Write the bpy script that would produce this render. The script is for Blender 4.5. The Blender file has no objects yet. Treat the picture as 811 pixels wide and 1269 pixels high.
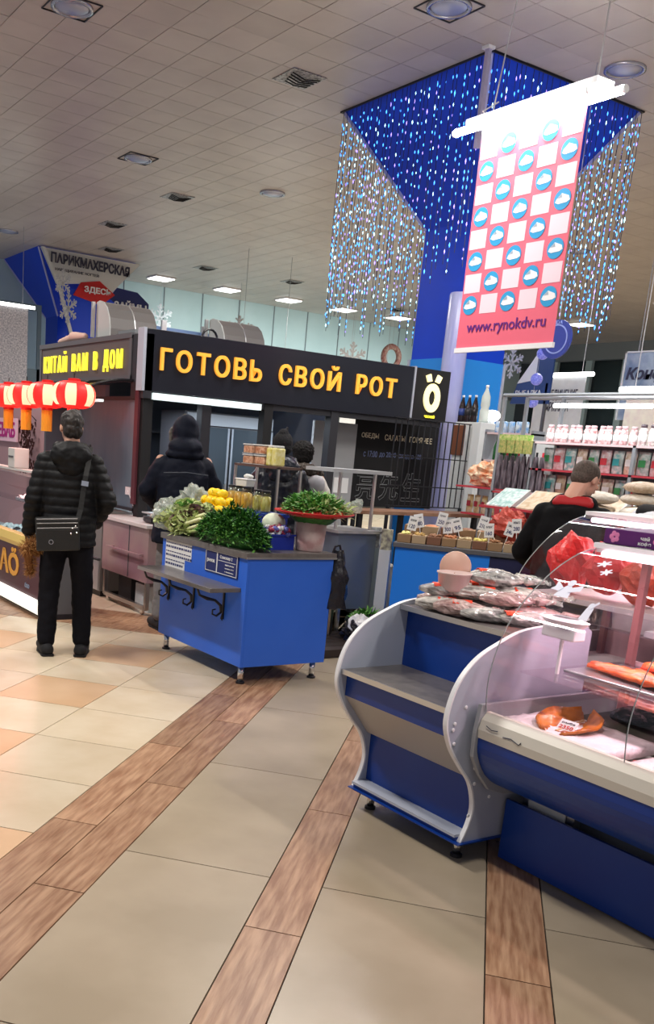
import bpy, bmesh, math, random
from mathutils import Vector, Matrix, noise
from math import sin, cos, pi, radians, sqrt
random.seed(7)
C = bpy.context.scene.collection
S = bpy.context.scene

# ------------------------------------------------------------- camera
cd = bpy.data.cameras.new('camera'); cam = bpy.data.objects.new('camera', cd); C.objects.link(cam); S.camera = cam
cd.sensor_width = 36; cd.lens = 1158.2/1269*36; cd.shift_x = .0906; cd.shift_y = .1597; cd.clip_end = 200; cd.clip_start = .05
_pi, _ro, _ya = radians(-13.676), radians(4.346), radians(57.4)
_r = Vector((1,0,0)); _f = Vector((0,cos(_pi),sin(_pi))); _u = Vector((0,-sin(_pi),cos(_pi)))
_r2 = _r*cos(_ro)+_u*sin(_ro); _u2 = -_r*sin(_ro)+_u*cos(_ro)
_Z = Matrix.Rotation(_ya-pi/2, 3, 'Z'); _r2, _u2, _f = _Z@_r2, _Z@_u2, _Z@_f
M4 = Matrix((_r2, _u2, -_f)).transposed().to_4x4(); M4.translation = Vector((0,0,1.64)); cam.matrix_world = M4

# ------------------------------------------------------------- world, exposure
S.view_settings.view_transform = 'Standard'; S.view_settings.look = 'None'
S.view_settings.gamma = 1; S.view_settings.use_curve_mapping = False
S.view_settings.exposure = 0.0
W = bpy.data.worlds.new('world'); S.world = W; W.use_nodes = True
W.node_tree.nodes['Background'].inputs[0].default_value = (.86,.88,1,1)
W.node_tree.nodes['Background'].inputs[1].default_value = .33

CEIL = 6.04
def area_light(name, loc, sx, sy, power, col=(1,.95,.88), rot=(0,0,0)):
    l = bpy.data.lights.new(name, 'AREA'); l.shape = 'RECTANGLE'; l.size = sx; l.size_y = sy; l.energy = power; l.color = col
    o = bpy.data.objects.new(name, l); C.objects.link(o); o.location = loc; o.rotation_euler = rot; return o
for i, (x, y, p) in enumerate([(1.2,1.6,100),(.6,6.4,250),(4.6,.4,130),(5.6,7.4,130),(2.5,12,170),(9.5,4.5,230),(8,14.5,170),(13,10.5,230),(14,19,300),(20,19,300),(19,12,300)]):
    area_light('hall_light', (x,y,5.2), .25, 1.5, p)

# ------------------------------------------------------------- materials
MATS = {}
def mat(name, col=(.5,.5,.5), rough=.5, metal=0, emit=None, es=1, n1=None, nscale=8, nstretch=(1,1,1), bump=0, alpha=1, trans=0, ior=1.45, spec=.5, detail=4, rnd=0, coat=0):
    if name in MATS: return MATS[name]
    m = bpy.data.materials.new(name); m.use_nodes = True; nt = m.node_tree; N = nt.nodes; L = nt.links
    b = N['Principled BSDF']
    b.inputs['Base Color'].default_value = (*col,1); b.inputs['Roughness'].default_value = rough; b.inputs['Metallic'].default_value = metal
    b.inputs['Specular IOR Level'].default_value = spec; b.inputs['IOR'].default_value = ior
    if coat: b.inputs['Coat Weight'].default_value = coat
    if trans: b.inputs['Transmission Weight'].default_value = trans
    if alpha < 1: b.inputs['Alpha'].default_value = alpha
    if emit: b.inputs['Emission Color'].default_value = (*emit,1); b.inputs['Emission Strength'].default_value = es
    if n1 or bump or rnd:
        tc = N.new('ShaderNodeTexCoord'); mp = N.new('ShaderNodeMapping'); mp.inputs['Scale'].default_value = nstretch
        L.new(tc.outputs['Object'], mp.inputs['Vector'])
        oi = N.new('ShaderNodeObjectInfo'); sc_ = N.new('ShaderNodeVectorMath'); sc_.operation = 'SCALE'; sc_.inputs[0].default_value = (37,17,5)
        L.new(oi.outputs['Random'], sc_.inputs['Scale']); L.new(sc_.outputs[0], mp.inputs['Location'])
        nz = N.new('ShaderNodeTexNoise'); nz.inputs['Scale'].default_value = nscale; nz.inputs['Detail'].default_value = detail
        L.new(mp.outputs[0], nz.inputs['Vector'])
        if n1:
            cr = N.new('ShaderNodeValToRGB'); cr.color_ramp.elements[0].color = (*col,1); cr.color_ramp.elements[1].color = (*n1,1)
            cr.color_ramp.elements[0].position = .35; cr.color_ramp.elements[1].position = .65
            L.new(nz.outputs[0], cr.inputs[0]); out = cr.outputs[0]
            if rnd:
                hs = N.new('ShaderNodeHueSaturation'); mr = N.new('ShaderNodeMapRange'); mr.inputs[3].default_value = 1-rnd; mr.inputs[4].default_value = 1+rnd
                L.new(oi.outputs['Random'], mr.inputs[0]); L.new(mr.outputs[0], hs.inputs['Value']); L.new(out, hs.inputs['Color']); out = hs.outputs[0]
            L.new(out, b.inputs['Base Color'])
        if bump:
            bp = N.new('ShaderNodeBump'); bp.inputs['Strength'].default_value = bump; bp.inputs['Distance'].default_value = .02
            L.new(nz.outputs[0], bp.inputs['Height']); L.new(bp.outputs[0], b.inputs['Normal'])
    MATS[name] = m; return m
def glass(name, col=(.9,.97,.96), f=.12, rough=.02):
    "thin pane: mostly clear, mirror-like at grazing angles"
    if name in MATS: return MATS[name]
    m = bpy.data.materials.new(name); m.use_nodes = True; nt = m.node_tree; N = nt.nodes; L = nt.links; N.clear()
    o = N.new('ShaderNodeOutputMaterial'); t = N.new('ShaderNodeBsdfTransparent'); t.inputs[0].default_value = (*col,1)
    g = N.new('ShaderNodeBsdfGlossy'); g.inputs['Roughness'].default_value = rough
    fr = N.new('ShaderNodeFresnel'); ge = N.new('ShaderNodeNewGeometry'); ir = N.new('ShaderNodeMapRange'); ir.inputs[3].default_value = 1.45; ir.inputs[4].default_value = 1/1.45; L.new(ge.outputs['Backfacing'], ir.inputs[0]); L.new(ir.outputs[0], fr.inputs[0])
    ad = N.new('ShaderNodeMath'); ad.operation = 'ADD'; ad.inputs[1].default_value = f*.2; ad.use_clamp = True; ml = N.new('ShaderNodeMath'); ml.operation = 'MULTIPLY'; ml.inputs[1].default_value = .85
    mx = N.new('ShaderNodeMixShader'); L.new(fr.outputs[0], ml.inputs[0]); L.new(ml.outputs[0], ad.inputs[0]); L.new(ad.outputs[0], mx.inputs[0]); L.new(t.outputs[0], mx.inputs[1]); L.new(g.outputs[0], mx.inputs[2]); L.new(mx.outputs[0], o.inputs[0])
    MATS[name] = m; return m

cream   = mat('cream_tile', (.58,.47,.33), .26, n1=(.66,.56,.42), nscale=2.5, rnd=.06, bump=.02)
grey_t  = mat('greige_tile', (.31,.25,.175), .3, n1=(.38,.31,.225), nscale=2.2, rnd=.05, bump=.03)
tan_t   = mat('tan_tile', (.56,.36,.21), .3, n1=(.63,.43,.27), nscale=2.5, rnd=.05)
wood_p  = mat('wood_plank', (.24,.12,.065), .35, n1=(.42,.255,.155), nscale=4.5, nstretch=(11,1.1,1), rnd=.16, bump=.06, detail=8)
grout   = mat('grout', (.06,.045,.035), .9)
ceil_t  = mat('ceiling_panel', (.43,.37,.33), .34, n1=(.49,.43,.38), nscale=1.5, rnd=.08)
ceil_g  = mat('ceiling_joint', (.12,.10,.09), .8)
white   = mat('white_plastic', (.8,.8,.82), .4)
offwhite= mat('off_white', (.62,.62,.60), .5)
cream_p = mat('cream_plastic', (.62,.58,.50), .35)
black   = mat('black_paint', (.012,.012,.016), .4)
blackm  = mat('black_matte', (.008,.008,.010), .8)
charcoal= mat('charcoal_panel', (.022,.022,.028), .45)
steel   = mat('brushed_steel', (.55,.55,.55), .3, 1)
chrome  = mat('chrome', (.75,.75,.76), .15, 1)
galv    = mat('galvanised', (.50,.50,.50), .38, .8, n1=(.62,.62,.63), nscale=9)
grey    = mat('grey_paint', (.33,.34,.36), .5)
dgrey   = mat('dark_grey', (.10,.10,.11), .5)
lgrey   = mat('light_grey_laminate', (.42,.45,.53), .45)
blue_c  = mat('cart_blue', (.025,.13,.66), .4, n1=(.03,.14,.68), nscale=3)
blue_d  = mat('deep_blue', (.002,.035,.24), .35, n1=(.003,.04,.26), nscale=3)
blue_col= mat('column_blue', (.003,.05,.60), .4)
blue_lt = mat('light_blue', (.02,.26,.78), .4)
worktop = mat('grey_brown_worktop', (.12,.11,.105), .28, n1=(.155,.14,.135), nscale=25)
redm    = mat('red_plastic', (.55,.015,.015), .35)
yellow_l= mat('letter_amber', (.75,.38,.04), .4, emit=(1,.40,.05), es=.62)
yellow_b= mat('letter_yellow', (.9,.8,.05), .4, emit=(1,.85,.06), es=.95)
tube_m  = mat('tube_light', (1,1,1), .5, emit=(.93,.97,1), es=75)
lampw   = mat('lamp_white', (1,1,1), .5, emit=(1,.99,.94), es=3.5)
paper   = mat('white_paper', (.8,.8,.8), .7)
ink     = mat('ink_dark', (.03,.03,.06), .6)
inkblue = mat('ink_blue', (.02,.03,.14), .5)
clearp  = glass('show_glass', (.97,.93,.95), .10)
film    = glass('plastic_film', (.93,.95,.95), .5, .15)

# ------------------------------------------------------------- mesh helpers
class MB:
    def __init__(s, M=None): s.v = []; s.f = []; s.M = M
    def add(s, vs, fs, M=None):
        n = len(s.v)
        for v in vs:
            v = Vector(v)
            if M is not None: v = M@v
            if s.M is not None: v = s.M@v
            s.v.append(v)
        s.f += [tuple(i+n for i in f) for f in fs]; return s
    def box(s, x0, x1, y0, y1, z0, z1, M=None):
        vs = [(x,y,z) for z in (z0,z1) for y in (y0,y1) for x in (x0,x1)]
        return s.add(vs, [(0,2,3,1),(4,5,7,6),(0,1,5,4),(2,6,7,3),(0,4,6,2),(1,3,7,5)], M)
    def bar(s, a, b, w, h=None, up=(0,0,1)):
        a, b = Vector(a), Vector(b); h = h or w; d = (b-a); L = d.length; d.normalize(); up = Vector(up)
        if abs(d.dot(up)) > .98: up = Vector((1,0,0))
        x = d.cross(up).normalized(); z = x.cross(d); M = Matrix((x,d,z)).transposed().to_4x4(); M.translation = a
        return s.box(-w/2,w/2,0,L,-h/2,h/2,M)
    def tube(s, pts, r, n=8, cap=True, taper=None):
        pts = [Vector(p) for p in pts]; vs = []; fs = []; prev = None
        for i, p in enumerate(pts):
            d = (pts[min(i+1,len(pts)-1)]-pts[max(i-1,0)]).normalized()
            if prev is None:
                up = Vector((0,0,1)) if abs(d.z) < .9 else Vector((1,0,0)); x = d.cross(up).normalized()
            else: x = (prev-d*prev.dot(d)).normalized()
            prev = x; y = d.cross(x); rr = r[i] if isinstance(r,(list,tuple)) else r
            for k in range(n):
                a = 2*pi*k/n; vs.append(p+x*cos(a)*rr+y*sin(a)*rr)
        for i in range(len(pts)-1):
            for k in range(n): fs.append((i*n+k, i*n+(k+1)%n, (i+1)*n+(k+1)%n, (i+1)*n+k))
        if cap: fs.append(tuple(range(n))[::-1]); fs.append(tuple(range((len(pts)-1)*n, len(pts)*n)))
        return s.add(vs, fs)
    def lathe(s, prof, n=16, c=(0,0,0), M=None):
        vs = []; fs = []
        for r, z in prof:
            for k in range(n): a = 2*pi*k/n; vs.append((c[0]+r*cos(a), c[1]+r*sin(a), c[2]+z))
        for i in range(len(prof)-1):
            for k in range(n): fs.append((i*n+k, i*n+(k+1)%n, (i+1)*n+(k+1)%n, (i+1)*n+k))
        if prof[0] != prof[-1]: fs.append(tuple(range(n))[::-1]); fs.append(tuple(range((len(prof)-1)*n, len(prof)*n)))
        return s.add(vs, fs, M)
    def ell(s, c, r, n=12, m=8, M=None):
        if not isinstance(r,(list,tuple)): r = (r,r,r)
        vs = []; fs = []
        for i in range(1,m):
            t = pi*i/m
            for k in range(n): a = 2*pi*k/n; vs.append((c[0]+r[0]*sin(t)*cos(a), c[1]+r[1]*sin(t)*sin(a), c[2]+r[2]*cos(t)))
        top = len(vs); vs.append((c[0],c[1],c[2]+r[2])); vs.append((c[0],c[1],c[2]-r[2]))
        for i in range(m-2):
            for k in range(n): fs.append((i*n+k,(i+1)*n+k,(i+1)*n+(k+1)%n,i*n+(k+1)%n))
        for k in range(n): fs.append((top,k,(k+1)%n)); fs.append((top+1,(m-2)*n+(k+1)%n,(m-2)*n+k))
        return s.add(vs, fs, M)
    def prism(s, poly, origin, ux, uy, depth):
        "poly in 2-D (u,v); extruded along ux x uy by depth"
        ux, uy = Vector(ux), Vector(uy); w = ux.cross(uy)*depth; o = Vector(origin); n = len(poly)
        vs = [o+ux*p[0]+uy*p[1] for p in poly]+[o+ux*p[0]+uy*p[1]+w for p in poly]
        fs = [tuple(range(n))[::-1], tuple(range(n,2*n))]+[(i,(i+1)%n,n+(i+1)%n,n+i) for i in range(n)]
        return s.add(vs, fs)
    def sheet(s, rows, thick=0):
        "grid of points rows[i][j]; gives it a thickness by solidify later"
        n = len(rows[0]); vs = [p for r in rows for p in r]; fs = []
        for i in range(len(rows)-1):
            for j in range(n-1): fs.append((i*n+j,i*n+j+1,(i+1)*n+j+1,(i+1)*n+j))
        return s.add(vs, fs)
def build(name, mb, material, parent=None, smooth=False, off=None, bevel=0, solid=0):
    me = bpy.data.meshes.new(name)
    vs = mb.v
    if off is not None: vs = [v-Vector(off) for v in vs]
    me.from_pydata([tuple(v) for v in vs], [], mb.f); me.materials.append(material)
    bm = bmesh.new(); bm.from_mesh(me); bmesh.ops.recalc_face_normals(bm, faces=bm.faces)
    if solid: bmesh.ops.solidify(bm, geom=bm.faces[:], thickness=solid)
    bm.to_mesh(me); bm.free()
    if smooth: me.shade_smooth()
    o = bpy.data.objects.new(name, me); C.objects.link(o)
    if parent: o.parent = parent
    if bevel:
        md = o.modifiers.new('bevel','BEVEL'); md.width = bevel; md.segments = 2; md.limit_method = 'ANGLE'
    return o
def tag(o, label=None, cat=None, group=None, kind=None):
    if label: o['label'] = label
    if cat: o['category'] = cat
    if group: o['group'] = group
    if kind: o['kind'] = kind
    return o
def thing(name, label, cat, loc=(0,0,0), rz=0, group=None):
    o = bpy.data.objects.new(name, None); o.empty_display_size = .1; C.objects.link(o); o.location = loc; o.rotation_euler = (0,0,rz)
    return tag(o, label, cat, group)
def kids(o): return KID.get(o, [ch for ch in C.objects if ch.parent == o])
KID = {}
def dup(src, loc, rz=0, label=None, group=None, scale=None, rot=None):
    def cp(o, p):
        c = o.copy(); C.objects.link(c)
        if p: c.parent = p
        for ch in KL.get(o.name, []): cp(ch, c)
        return c
    r = cp(src, None); r.location = loc; r.rotation_euler = rot or (0,0,rz)
    if label: r['label'] = label
    if group: r['group'] = group
    if scale: r.scale = scale
    return r
KL = {}
def family(root):
    "remember the children of a prototype (and theirs) for dup"
    for o in C.objects:
        if o.parent: 
            l = KL.setdefault(o.parent.name, [])
            if o not in l: l.append(o)
    return root
def struct(name, mb, m, **k): return tag(build(name, mb, m, **k), kind='structure')
def text_mb(s, size, depth, origin, right, up, bold=0, width=None, align='CENTER', height=None, shear=0):
    "solid lettering standing on a plane"
    cu = bpy.data.curves.new('t','FONT'); cu.body = s; cu.size = size; cu.extrude = depth/2; cu.offset = bold; cu.align_x = align; cu.shear = shear; cu.resolution_u = 3
    o = bpy.data.objects.new('t', cu); C.objects.link(o)
    me = bpy.data.meshes.new_from_object(o.evaluated_get(bpy.context.evaluated_depsgraph_get()))
    mb = MB(); right, up = Vector(right).normalized(), Vector(up).normalized(); nn = right.cross(up)
    vs = [v.co.copy() for v in me.vertices]
    if not vs: C.objects.unlink(o); return mb
    xs = [v.x for v in vs]; ys = [v.y for v in vs]; cx = (min(xs)+max(xs))/2 if align == 'CENTER' else min(xs)
    sx = width/(max(xs)-min(xs)) if width else 1; sy = height/(max(ys)-min(ys)) if height else 1
    y0 = min(ys) if height else 0
    mb.add([Vector(origin)+right*(v.x-cx)*sx+up*(v.y-y0)*sy+nn*(v.z) for v in vs], [tuple(p.vertices) for p in me.polygons])
    bpy.data.objects.remove(o); bpy.data.curves.remove(cu); bpy.data.meshes.remove(me)
    return mb
def remeshed(name, prims, material, parent, voxel=.012, smooth=3, disp=None, off=None):
    "one continuous skin over overlapping limbs: ('c',p0,p1,r0,r1[,flat]) tapered capsules and ('e',centre,radii[,rotZ])"
    mb = MB()
    for p in prims:
        if p[0] == 'c':
            a, b = Vector(p[1]), Vector(p[2]); r0, r1 = p[3], p[4]; d = b-a; L = d.length
            if L < 1e-5: continue
            k = 5; pts = []; rs = []
            dn = d/L
            for i in range(k): t = pi/2*(1-i/k); pts.append(a-dn*r0*sin(t)); rs.append(max(r0*cos(t), .0008))
            for i in range(5): pts.append(a+d*i/4); rs.append(r0+(r1-r0)*i/4)
            for i in range(1,k+1): t = pi/2*i/k; pts.append(b+dn*r1*sin(t)); rs.append(max(r1*cos(t), .0008))
            mb.tube(pts, rs, 14)
        elif p[0] == 'l':
            secs = []
            for i in range(len(p[1])-1):
                q0, q1, q2, q3 = p[1][max(i-1,0)], p[1][i], p[1][i+1], p[1][min(i+2,len(p[1])-1)]
                for k in range(4):
                    u = k/4; secs.append([.5*((2*b)+(c-a)*u+(2*a-5*b+4*c-d)*u*u+(3*b-a-3*c+d)*u**3) for a,b,c,d in zip(q0,q1,q2,q3)])
            secs.append(list(p[1][-1])); nn_ = 24; vs = []; fs = []
            for cx_,cy_,z_,rx_,ry_ in secs:
                for k in range(nn_):
                    a = 2*pi*k/nn_; ca, sa = cos(a), sin(a); e_ = .85
                    vs.append((cx_+rx_*abs(ca)**e_*(1 if ca > 0 else -1), cy_+ry_*abs(sa)**e_*(1 if sa > 0 else -1), z_))
            for i in range(len(secs)-1):
                for k in range(nn_): fs.append((i*nn_+k,i*nn_+(k+1)%nn_,(i+1)*nn_+(k+1)%nn_,(i+1)*nn_+k))
            fs += [tuple(range(nn_))[::-1], tuple(range((len(secs)-1)*nn_,len(secs)*nn_))]; mb.add(vs,fs)
        else:
            Mr = None
            if len(p) > 3: Mr = Matrix.Translation(p[1])@p[3].to_4x4()@Matrix.Translation(-Vector(p[1]))
            mb.ell(p[1], p[2], 20, 14, Mr)
    me = bpy.data.meshes.new('tmp'); me.from_pydata([tuple(v) for v in mb.v], [], mb.f)
    o = bpy.data.objects.new('tmp', me); C.objects.link(o)
    md = o.modifiers.new('r','REMESH'); md.mode = 'VOXEL'; md.voxel_size = voxel
    if smooth: sm = o.modifiers.new('s','SMOOTH'); sm.iterations = smooth; sm.factor = .6
    out = bpy.data.meshes.new_from_object(o.evaluated_get(bpy.context.evaluated_depsgraph_get()))
    bpy.data.objects.remove(o); bpy.data.meshes.remove(me)
    if disp:
        ns = [v.normal.copy() for v in out.vertices]
        for v, n in zip(out.vertices, ns): v.co += n*disp(v.co, n)
    if off is not None:
        for v in out.vertices: v.co -= Vector(off)
    out.name = name; out.materials.append(material); out.shade_smooth()
    r = bpy.data.objects.new(name, out); C.objects.link(r)
    if parent: r.parent = parent
    return r
def blanket(mb, rows): return mb.sheet(rows)
# ------------------------------------------------------------- the floor
AA = radians(57.4-14.2)
fl = MB().box(-8,10,-2,34,-.06,-.012)
floor = struct('floor', fl, grout); floor.rotation_euler = (0,0,AA-pi/2)
gv = Vector((sin(AA),-cos(AA))); ev = Vector((cos(AA),sin(AA)))
_tm = {}
def slab(name, b0, b1, a0, a1, m, par=None, h=.012):
    w, l = b1-b0, a1-a0; key = (name, round(w,3), round(l,3), m.name)
    if key not in _tm:
        g = .0028
        mb = MB().box(-w/2+g, w/2-g, -l/2+g, l/2-g, -.012, 0)
        o = build(name, mb, m, floor); _tm[key] = o.data
    else:
        o = bpy.data.objects.new(name, _tm[key]); C.objects.link(o); o.parent = floor
    o.location = ((b0+b1)/2,(a0+a1)/2,0); return o
def tiles(b0, b1, start, pitch, a_lo, a_hi, m, name='floor_tile', pick=None):
    a = start-pitch*math.ceil((start-a_lo)/pitch); k = 0
    while a < a_hi:
        mm = pick(a) if pick else m
        slab(name, b0, b1, a, a+pitch, mm); a += pitch
FAR = 16
for s0, s1, st in ((2.7,2.9,2.2),(3.5,3.7,2.945),(.192,.405,2.945),(-.64,-.432,2.945),(-1.46,-1.255,2.945),(-1.67,-1.46,3.543),(1.03,1.24,2.945),(1.86,2.07,3.5)):
    tiles(s0, s1, st, 1.2, 1.5, 10.4, wood_p, 'wood_plank')
for s0, s1 in ((-.432,.192),(-1.255,-.64),(.405,1.03),(1.24,1.86),(2.07,2.7),(2.9,3.5),(3.7,4.4),(4.4,5),(5,5.6),(5.6,6.2),(6.2,6.8)):
    tiles(s0, s1, 3.357, 1.22, 1.5, 10.4, grey_t)
tanset = {(1,5.187),(1,6.407),(0,2.747),(1,3.967),(1,2.747),(3,6.407),(3,5.187),(2,4.577)}
for c in range(7):
    b1 = -1.67-.605*c; b0 = b1-.605
    a = 3.357-.61*2
    while a < 7.6:
        t = any(c == q and abs(a-z) < .05 for q, z in tanset) or (c > 3 and (int(round(a/.61))+c) % 4 == 0)
        slab('floor_tile', b0, b1, a, a+.61, tan_t if t else cream); a += .61
# wood border running across in front of the food stalls
a = 7.627
for r in range(4):
    b = -1.67-.3*(r%2)
    while b > -7:
        o = slab('wood_plank', b-1.2, b, a, a+.21, wood_p); b -= 1.2
    a += .21
far = MB()
a = 8.467
while a < 30:
    b = -7.8
    while b < -1.67:
        far.box(b+.004,b+.606,a+.004,a+.606,-.012,0); b += .61
    a += .61
a = 10.35
while a < 30:
    b = -1.66
    while b < 9:
        far.box(b+.004,b+.606,a+.004,a+.606,-.012,0); b += .61
    a += .61
tag(build('floor_tile_field', far, cream, floor), kind='stuff')

# ------------------------------------------------------------- the ceiling: square metal panels
cl = struct('ceiling', MB().box(-3,29,-4,27.5,CEIL+.012,CEIL+.15), ceil_g)
DL = [(9.56,7.85,'r'),(7.09,8.07,'c'),(7.07,10.61,'x'),(7.09,15.13,'c'),(8.69,16.77,'x'),(9.74,15.18,'r'),(8.80,19.88,'x'),(7.40,22.53,'r'),(4.17,10.70,'c'),
      (12.56,22.47,'x'),(12.50,24.83,'s'),(14.59,24.75,'s'),(16.69,24.66,'s'),(15.03,22.12,'x'),(18.75,24.61,'s'),(20.72,24.33,'s'),(19.63,23.2,'x'),(24.37,20.21,'s'),(9.90,22.41,'x'),(12.2,5.1,'r'),(4.4,5.2,'c'),(22.6,16,'s'),(16.5,14,'r')]
TP = .4925
tile_me = None; n = 0; cf = MB()
cells = []
for i in range(-4, 58):
    for j in range(-4, 54):
        x0 = 8.16-TP*12+TP*i-.0; y0 = 8.48-TP*12+TP*j-.02
        cx_, cy_ = x0+TP/2, y0+TP/2
        if x0 > 28 or y0 > 26 or x0 < -1 or y0 < -1: continue
        if 8.1 < cx_ < 10.8 and 8.45 < cy_ < 11.1: continue
        fwd = (Vector((cx_,cy_,0))).dot(Vector((_f.x,_f.y,0)).normalized()); lat = cx_*_r2.x+cy_*_r2.y
        if fwd < 3 or abs(lat+.1*fwd) > fwd*.52+1: continue
        cells.append((fwd, x0, y0))
cells.sort()
for q, (fwd, x0, y0) in enumerate(cells):
    if q < 300:
        if tile_me is None:
            t = build('ceiling_panel', MB().box(.004,TP-.004,.004,TP-.004,0,.014), ceil_t, cl); tile_me = t.data
        else:
            t = bpy.data.objects.new('ceiling_panel', tile_me); C.objects.link(t); t.parent = cl
        t.location = (x0, y0, CEIL+random.uniform(-.002,.0)); t.rotation_euler = (random.uniform(-.004,.004), random.uniform(-.004,.004), 0)
    else: cf.box(x0+.004,x0+TP-.004,y0+.004,y0+TP-.004,CEIL,CEIL+.014)
tag(build('ceiling_panel_field', cf, ceil_t, cl), kind='stuff')

# downlights and vents
def ring(mb, r0, r1, z0, z1, n=24, c=(0,0)):
    mb.lathe([(r0,z1),(r1,z1),(r1,z0),(r0,z0),(r0,z1)], n, (c[0],c[1],0)); return mb
rimm = mat('lamp_rim', (.45,.45,.5), .25, .7)
bowl = mat('lamp_bowl', (.36,.38,.50), .2, .3)
crys = mat('pale_insert', (.55,.55,.55), .35, .2, n1=(.05,.05,.05), nscale=30)
places = {0:'right of the long banner lamp',1:'at the top edge, above the string-light canopy'}
protos = {}
def lamp_proto(kind, loc, label):
    nm = {'r':'recessed_downlight','c':'recessed_downlight','x':'ceiling_vent','s':'ceiling_lamp'}[kind]
    t = thing(nm, label, {'x':'vent'}.get(kind,'ceiling lamp'), loc)
    if kind in 'rc':
        build('trim_ring', ring(MB(), .19,.225,-.025,.01), rimm, t, True)
        build('bowl', MB().ell((0,0,.0),(.19,.19,.05),20,8), bowl, t, True)
        if kind == 'c':
            m_ = MB()
            for s in (-1,1): m_.box(-.245,.245,s*.245-.006,s*.245+.006,-.012,.004); m_.box(s*.245-.006,s*.245+.006,-.245,.245,-.012,.004)
            build('dark_frame', m_, black, t)
    elif kind == 'x':
        build('frame', MB().box(-.24,.24,-.24,.24,-.008,.0), crys, t)
        m_ = MB()
        for k in range(5): m_.tube([(-.2+.02*k,-.15+.07*k,-.02),(0,-.12+.06*k,-.045),(.2,-.16+.07*k,-.02)], .008, 5)
        build('louvre', m_, blackm, t)
    else:
        build('housing', MB().box(-.31,.31,-.31,.31,-.03,.0), white, t)
        build('diffuser', MB().box(-.28,.28,-.28,.28,-.05,-.03), lampw, t)
    return t
lbl = {'r':['round recessed downlight beside the right end of the long tube lamp',
            'dim round downlight in mid ceiling, left of the hanging strings',
            'small round downlight at the far left edge of the ceiling',
            'round recessed downlight beyond the banner','round recessed downlight far behind the canopy'],
       'c':['round downlight in a dark square frame at the top edge, nearest the canopy',
            'shiny round downlight in a dark square frame in the left half of the ceiling',
            'round downlight at the top left corner of the ceiling', 'round downlight above the aisle out of the top of view'],
       'x':['square vent with loose dark louvres nearest the canopy, upper middle of the ceiling',
            'square vent left of the middle of the ceiling, behind the framed downlight',
            'square vent further left above the hairdresser sign', 'small far vent over the far wall left of the lit panels',
            'small far vent between two lit square ceiling lamps','small far vent near the hanging strings','small far vent just above the hairdresser sign board'],
       's':['leftmost of the lit square ceiling lamps along the far wall','second lit square ceiling lamp from the left along the far wall',
            'third lit square ceiling lamp from the left along the far wall','lit square ceiling lamp seen through the left hanging strings',
            'lit square ceiling lamp just left of the blue column','lit square ceiling lamp right of the banner, beyond the strings','lit square ceiling lamp far right']}
cnt = {k:0 for k in lbl}
for (x,y,k) in DL:
    L_ = lbl[k][min(cnt[k],len(lbl[k])-1)]; cnt[k] += 1
    if k not in protos: protos[k] = family(lamp_proto(k, (x,y,CEIL-.002), L_))
    else: dup(protos[k], (x,y,CEIL-.002), 0, L_)

# ------------------------------------------------------------- far walls
wallm = mat('pale_wall', (.46,.60,.61), .6, n1=(.52,.66,.67), nscale=1)
wallg = mat('far_wall_grey', (.22,.25,.27), .7)
w = struct('wall_back', MB().box(-3,29,26.2,26.4,0,CEIL+.02), wallm)
def fac(name, label, x0, x1, z0, z1, y, m, cat='sign', th=.06):
    o = build(name, MB().box(x0,x1,y-th,y,z0,z1), m); return tag(o, label, cat)
pm = MB()
for k in range(14): pm.box(12+k*1.3, 12.02+k*1.3, 26.17,26.2, 3.6, CEIL)
pm.box(10,29,26.1,26.2,4.15,4.25)
pj = build('panel_joint', pm, wallg, w)
winm = mat('dark_glazing', (.012,.02,.025), .12); mull = mat('mullion', (.42,.54,.56), .4)
w2 = struct('wall_right', MB().box(28.6,28.8,-4,26.4,0,CEIL+.02), mat('window_wall', (.05,.06,.07), .6))
gl = struct('window_1', MB().box(28.5,28.56,-3,25.5,.3,5.5), winm)
for k in range(19):
    build('mullion', MB().box(28.36,28.5,-2.6+k*1.5-.13,-2.6+k*1.5+.13,.3,5.5), mull, gl)
build('transom', MB().box(28.34,28.5,-3,25.5,3.0,3.14), mull, gl)
build('lintel', MB().box(28.2,28.6,-3,26,5.5,CEIL), wallg, gl)

# ------------------------------------------------------------- blue columns with flared heads
def column(cx, cy, label, h=.43, H=1.30, z1=4.61):
    t = thing('blue_column', label, 'column', (cx,cy,0))
    build('shaft', MB().box(-h,h,-h,h,0,z1), blue_col, t)
    mb = MB(); vs = [(-h,-h,z1),(h,-h,z1),(h,h,z1),(-h,h,z1),(-H,-H,CEIL),(H,-H,CEIL),(H,H,CEIL),(-H,H,CEIL)]
    mb.add(vs, [(0,1,5,4),(1,2,6,5),(2,3,7,6),(3,0,4,7),(3,2,1,0),(4,5,6,7)])
    build('flared_head', mb, blue_col, t)
    for sx, sy in ((-1,-1),(1,-1),(-1,1),(1,1)): build('edge_strip', MB().bar((sx*h,sy*h,z1),(sx*H,sy*H,CEIL-.02),.035,.035), mat('strip_lilac',(.45,.45,.70),.5), t)
    return t
c1 = column(9.46, 9.81, 'blue square column flaring out to the ceiling behind the long banner')
sk = .445
mb = MB().box(-sk,sk,-sk,sk,.05,2.98); build('lower_cladding', mb, blue_lt, c1)
mb = MB()
for sx, sy in ((-1,-1),(1,-1),(-1,1)):
    mb.box(sx*sk-.02,sx*sk+.02,sy*sk-.02,sy*sk+.02,.05,2.98)
build('corner_strip', mb, lgrey, c1)
build('wrapped_pipe', MB().lathe([(.15,0),(.15,3.70),(.14,3.72)],24,(-.60,-.57,0)), mat('lilac_tube',(.30,.33,.66),.25,n1=(.48,.50,.76),nscale=2,nstretch=(3,3,.4)), c1, True)
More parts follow.
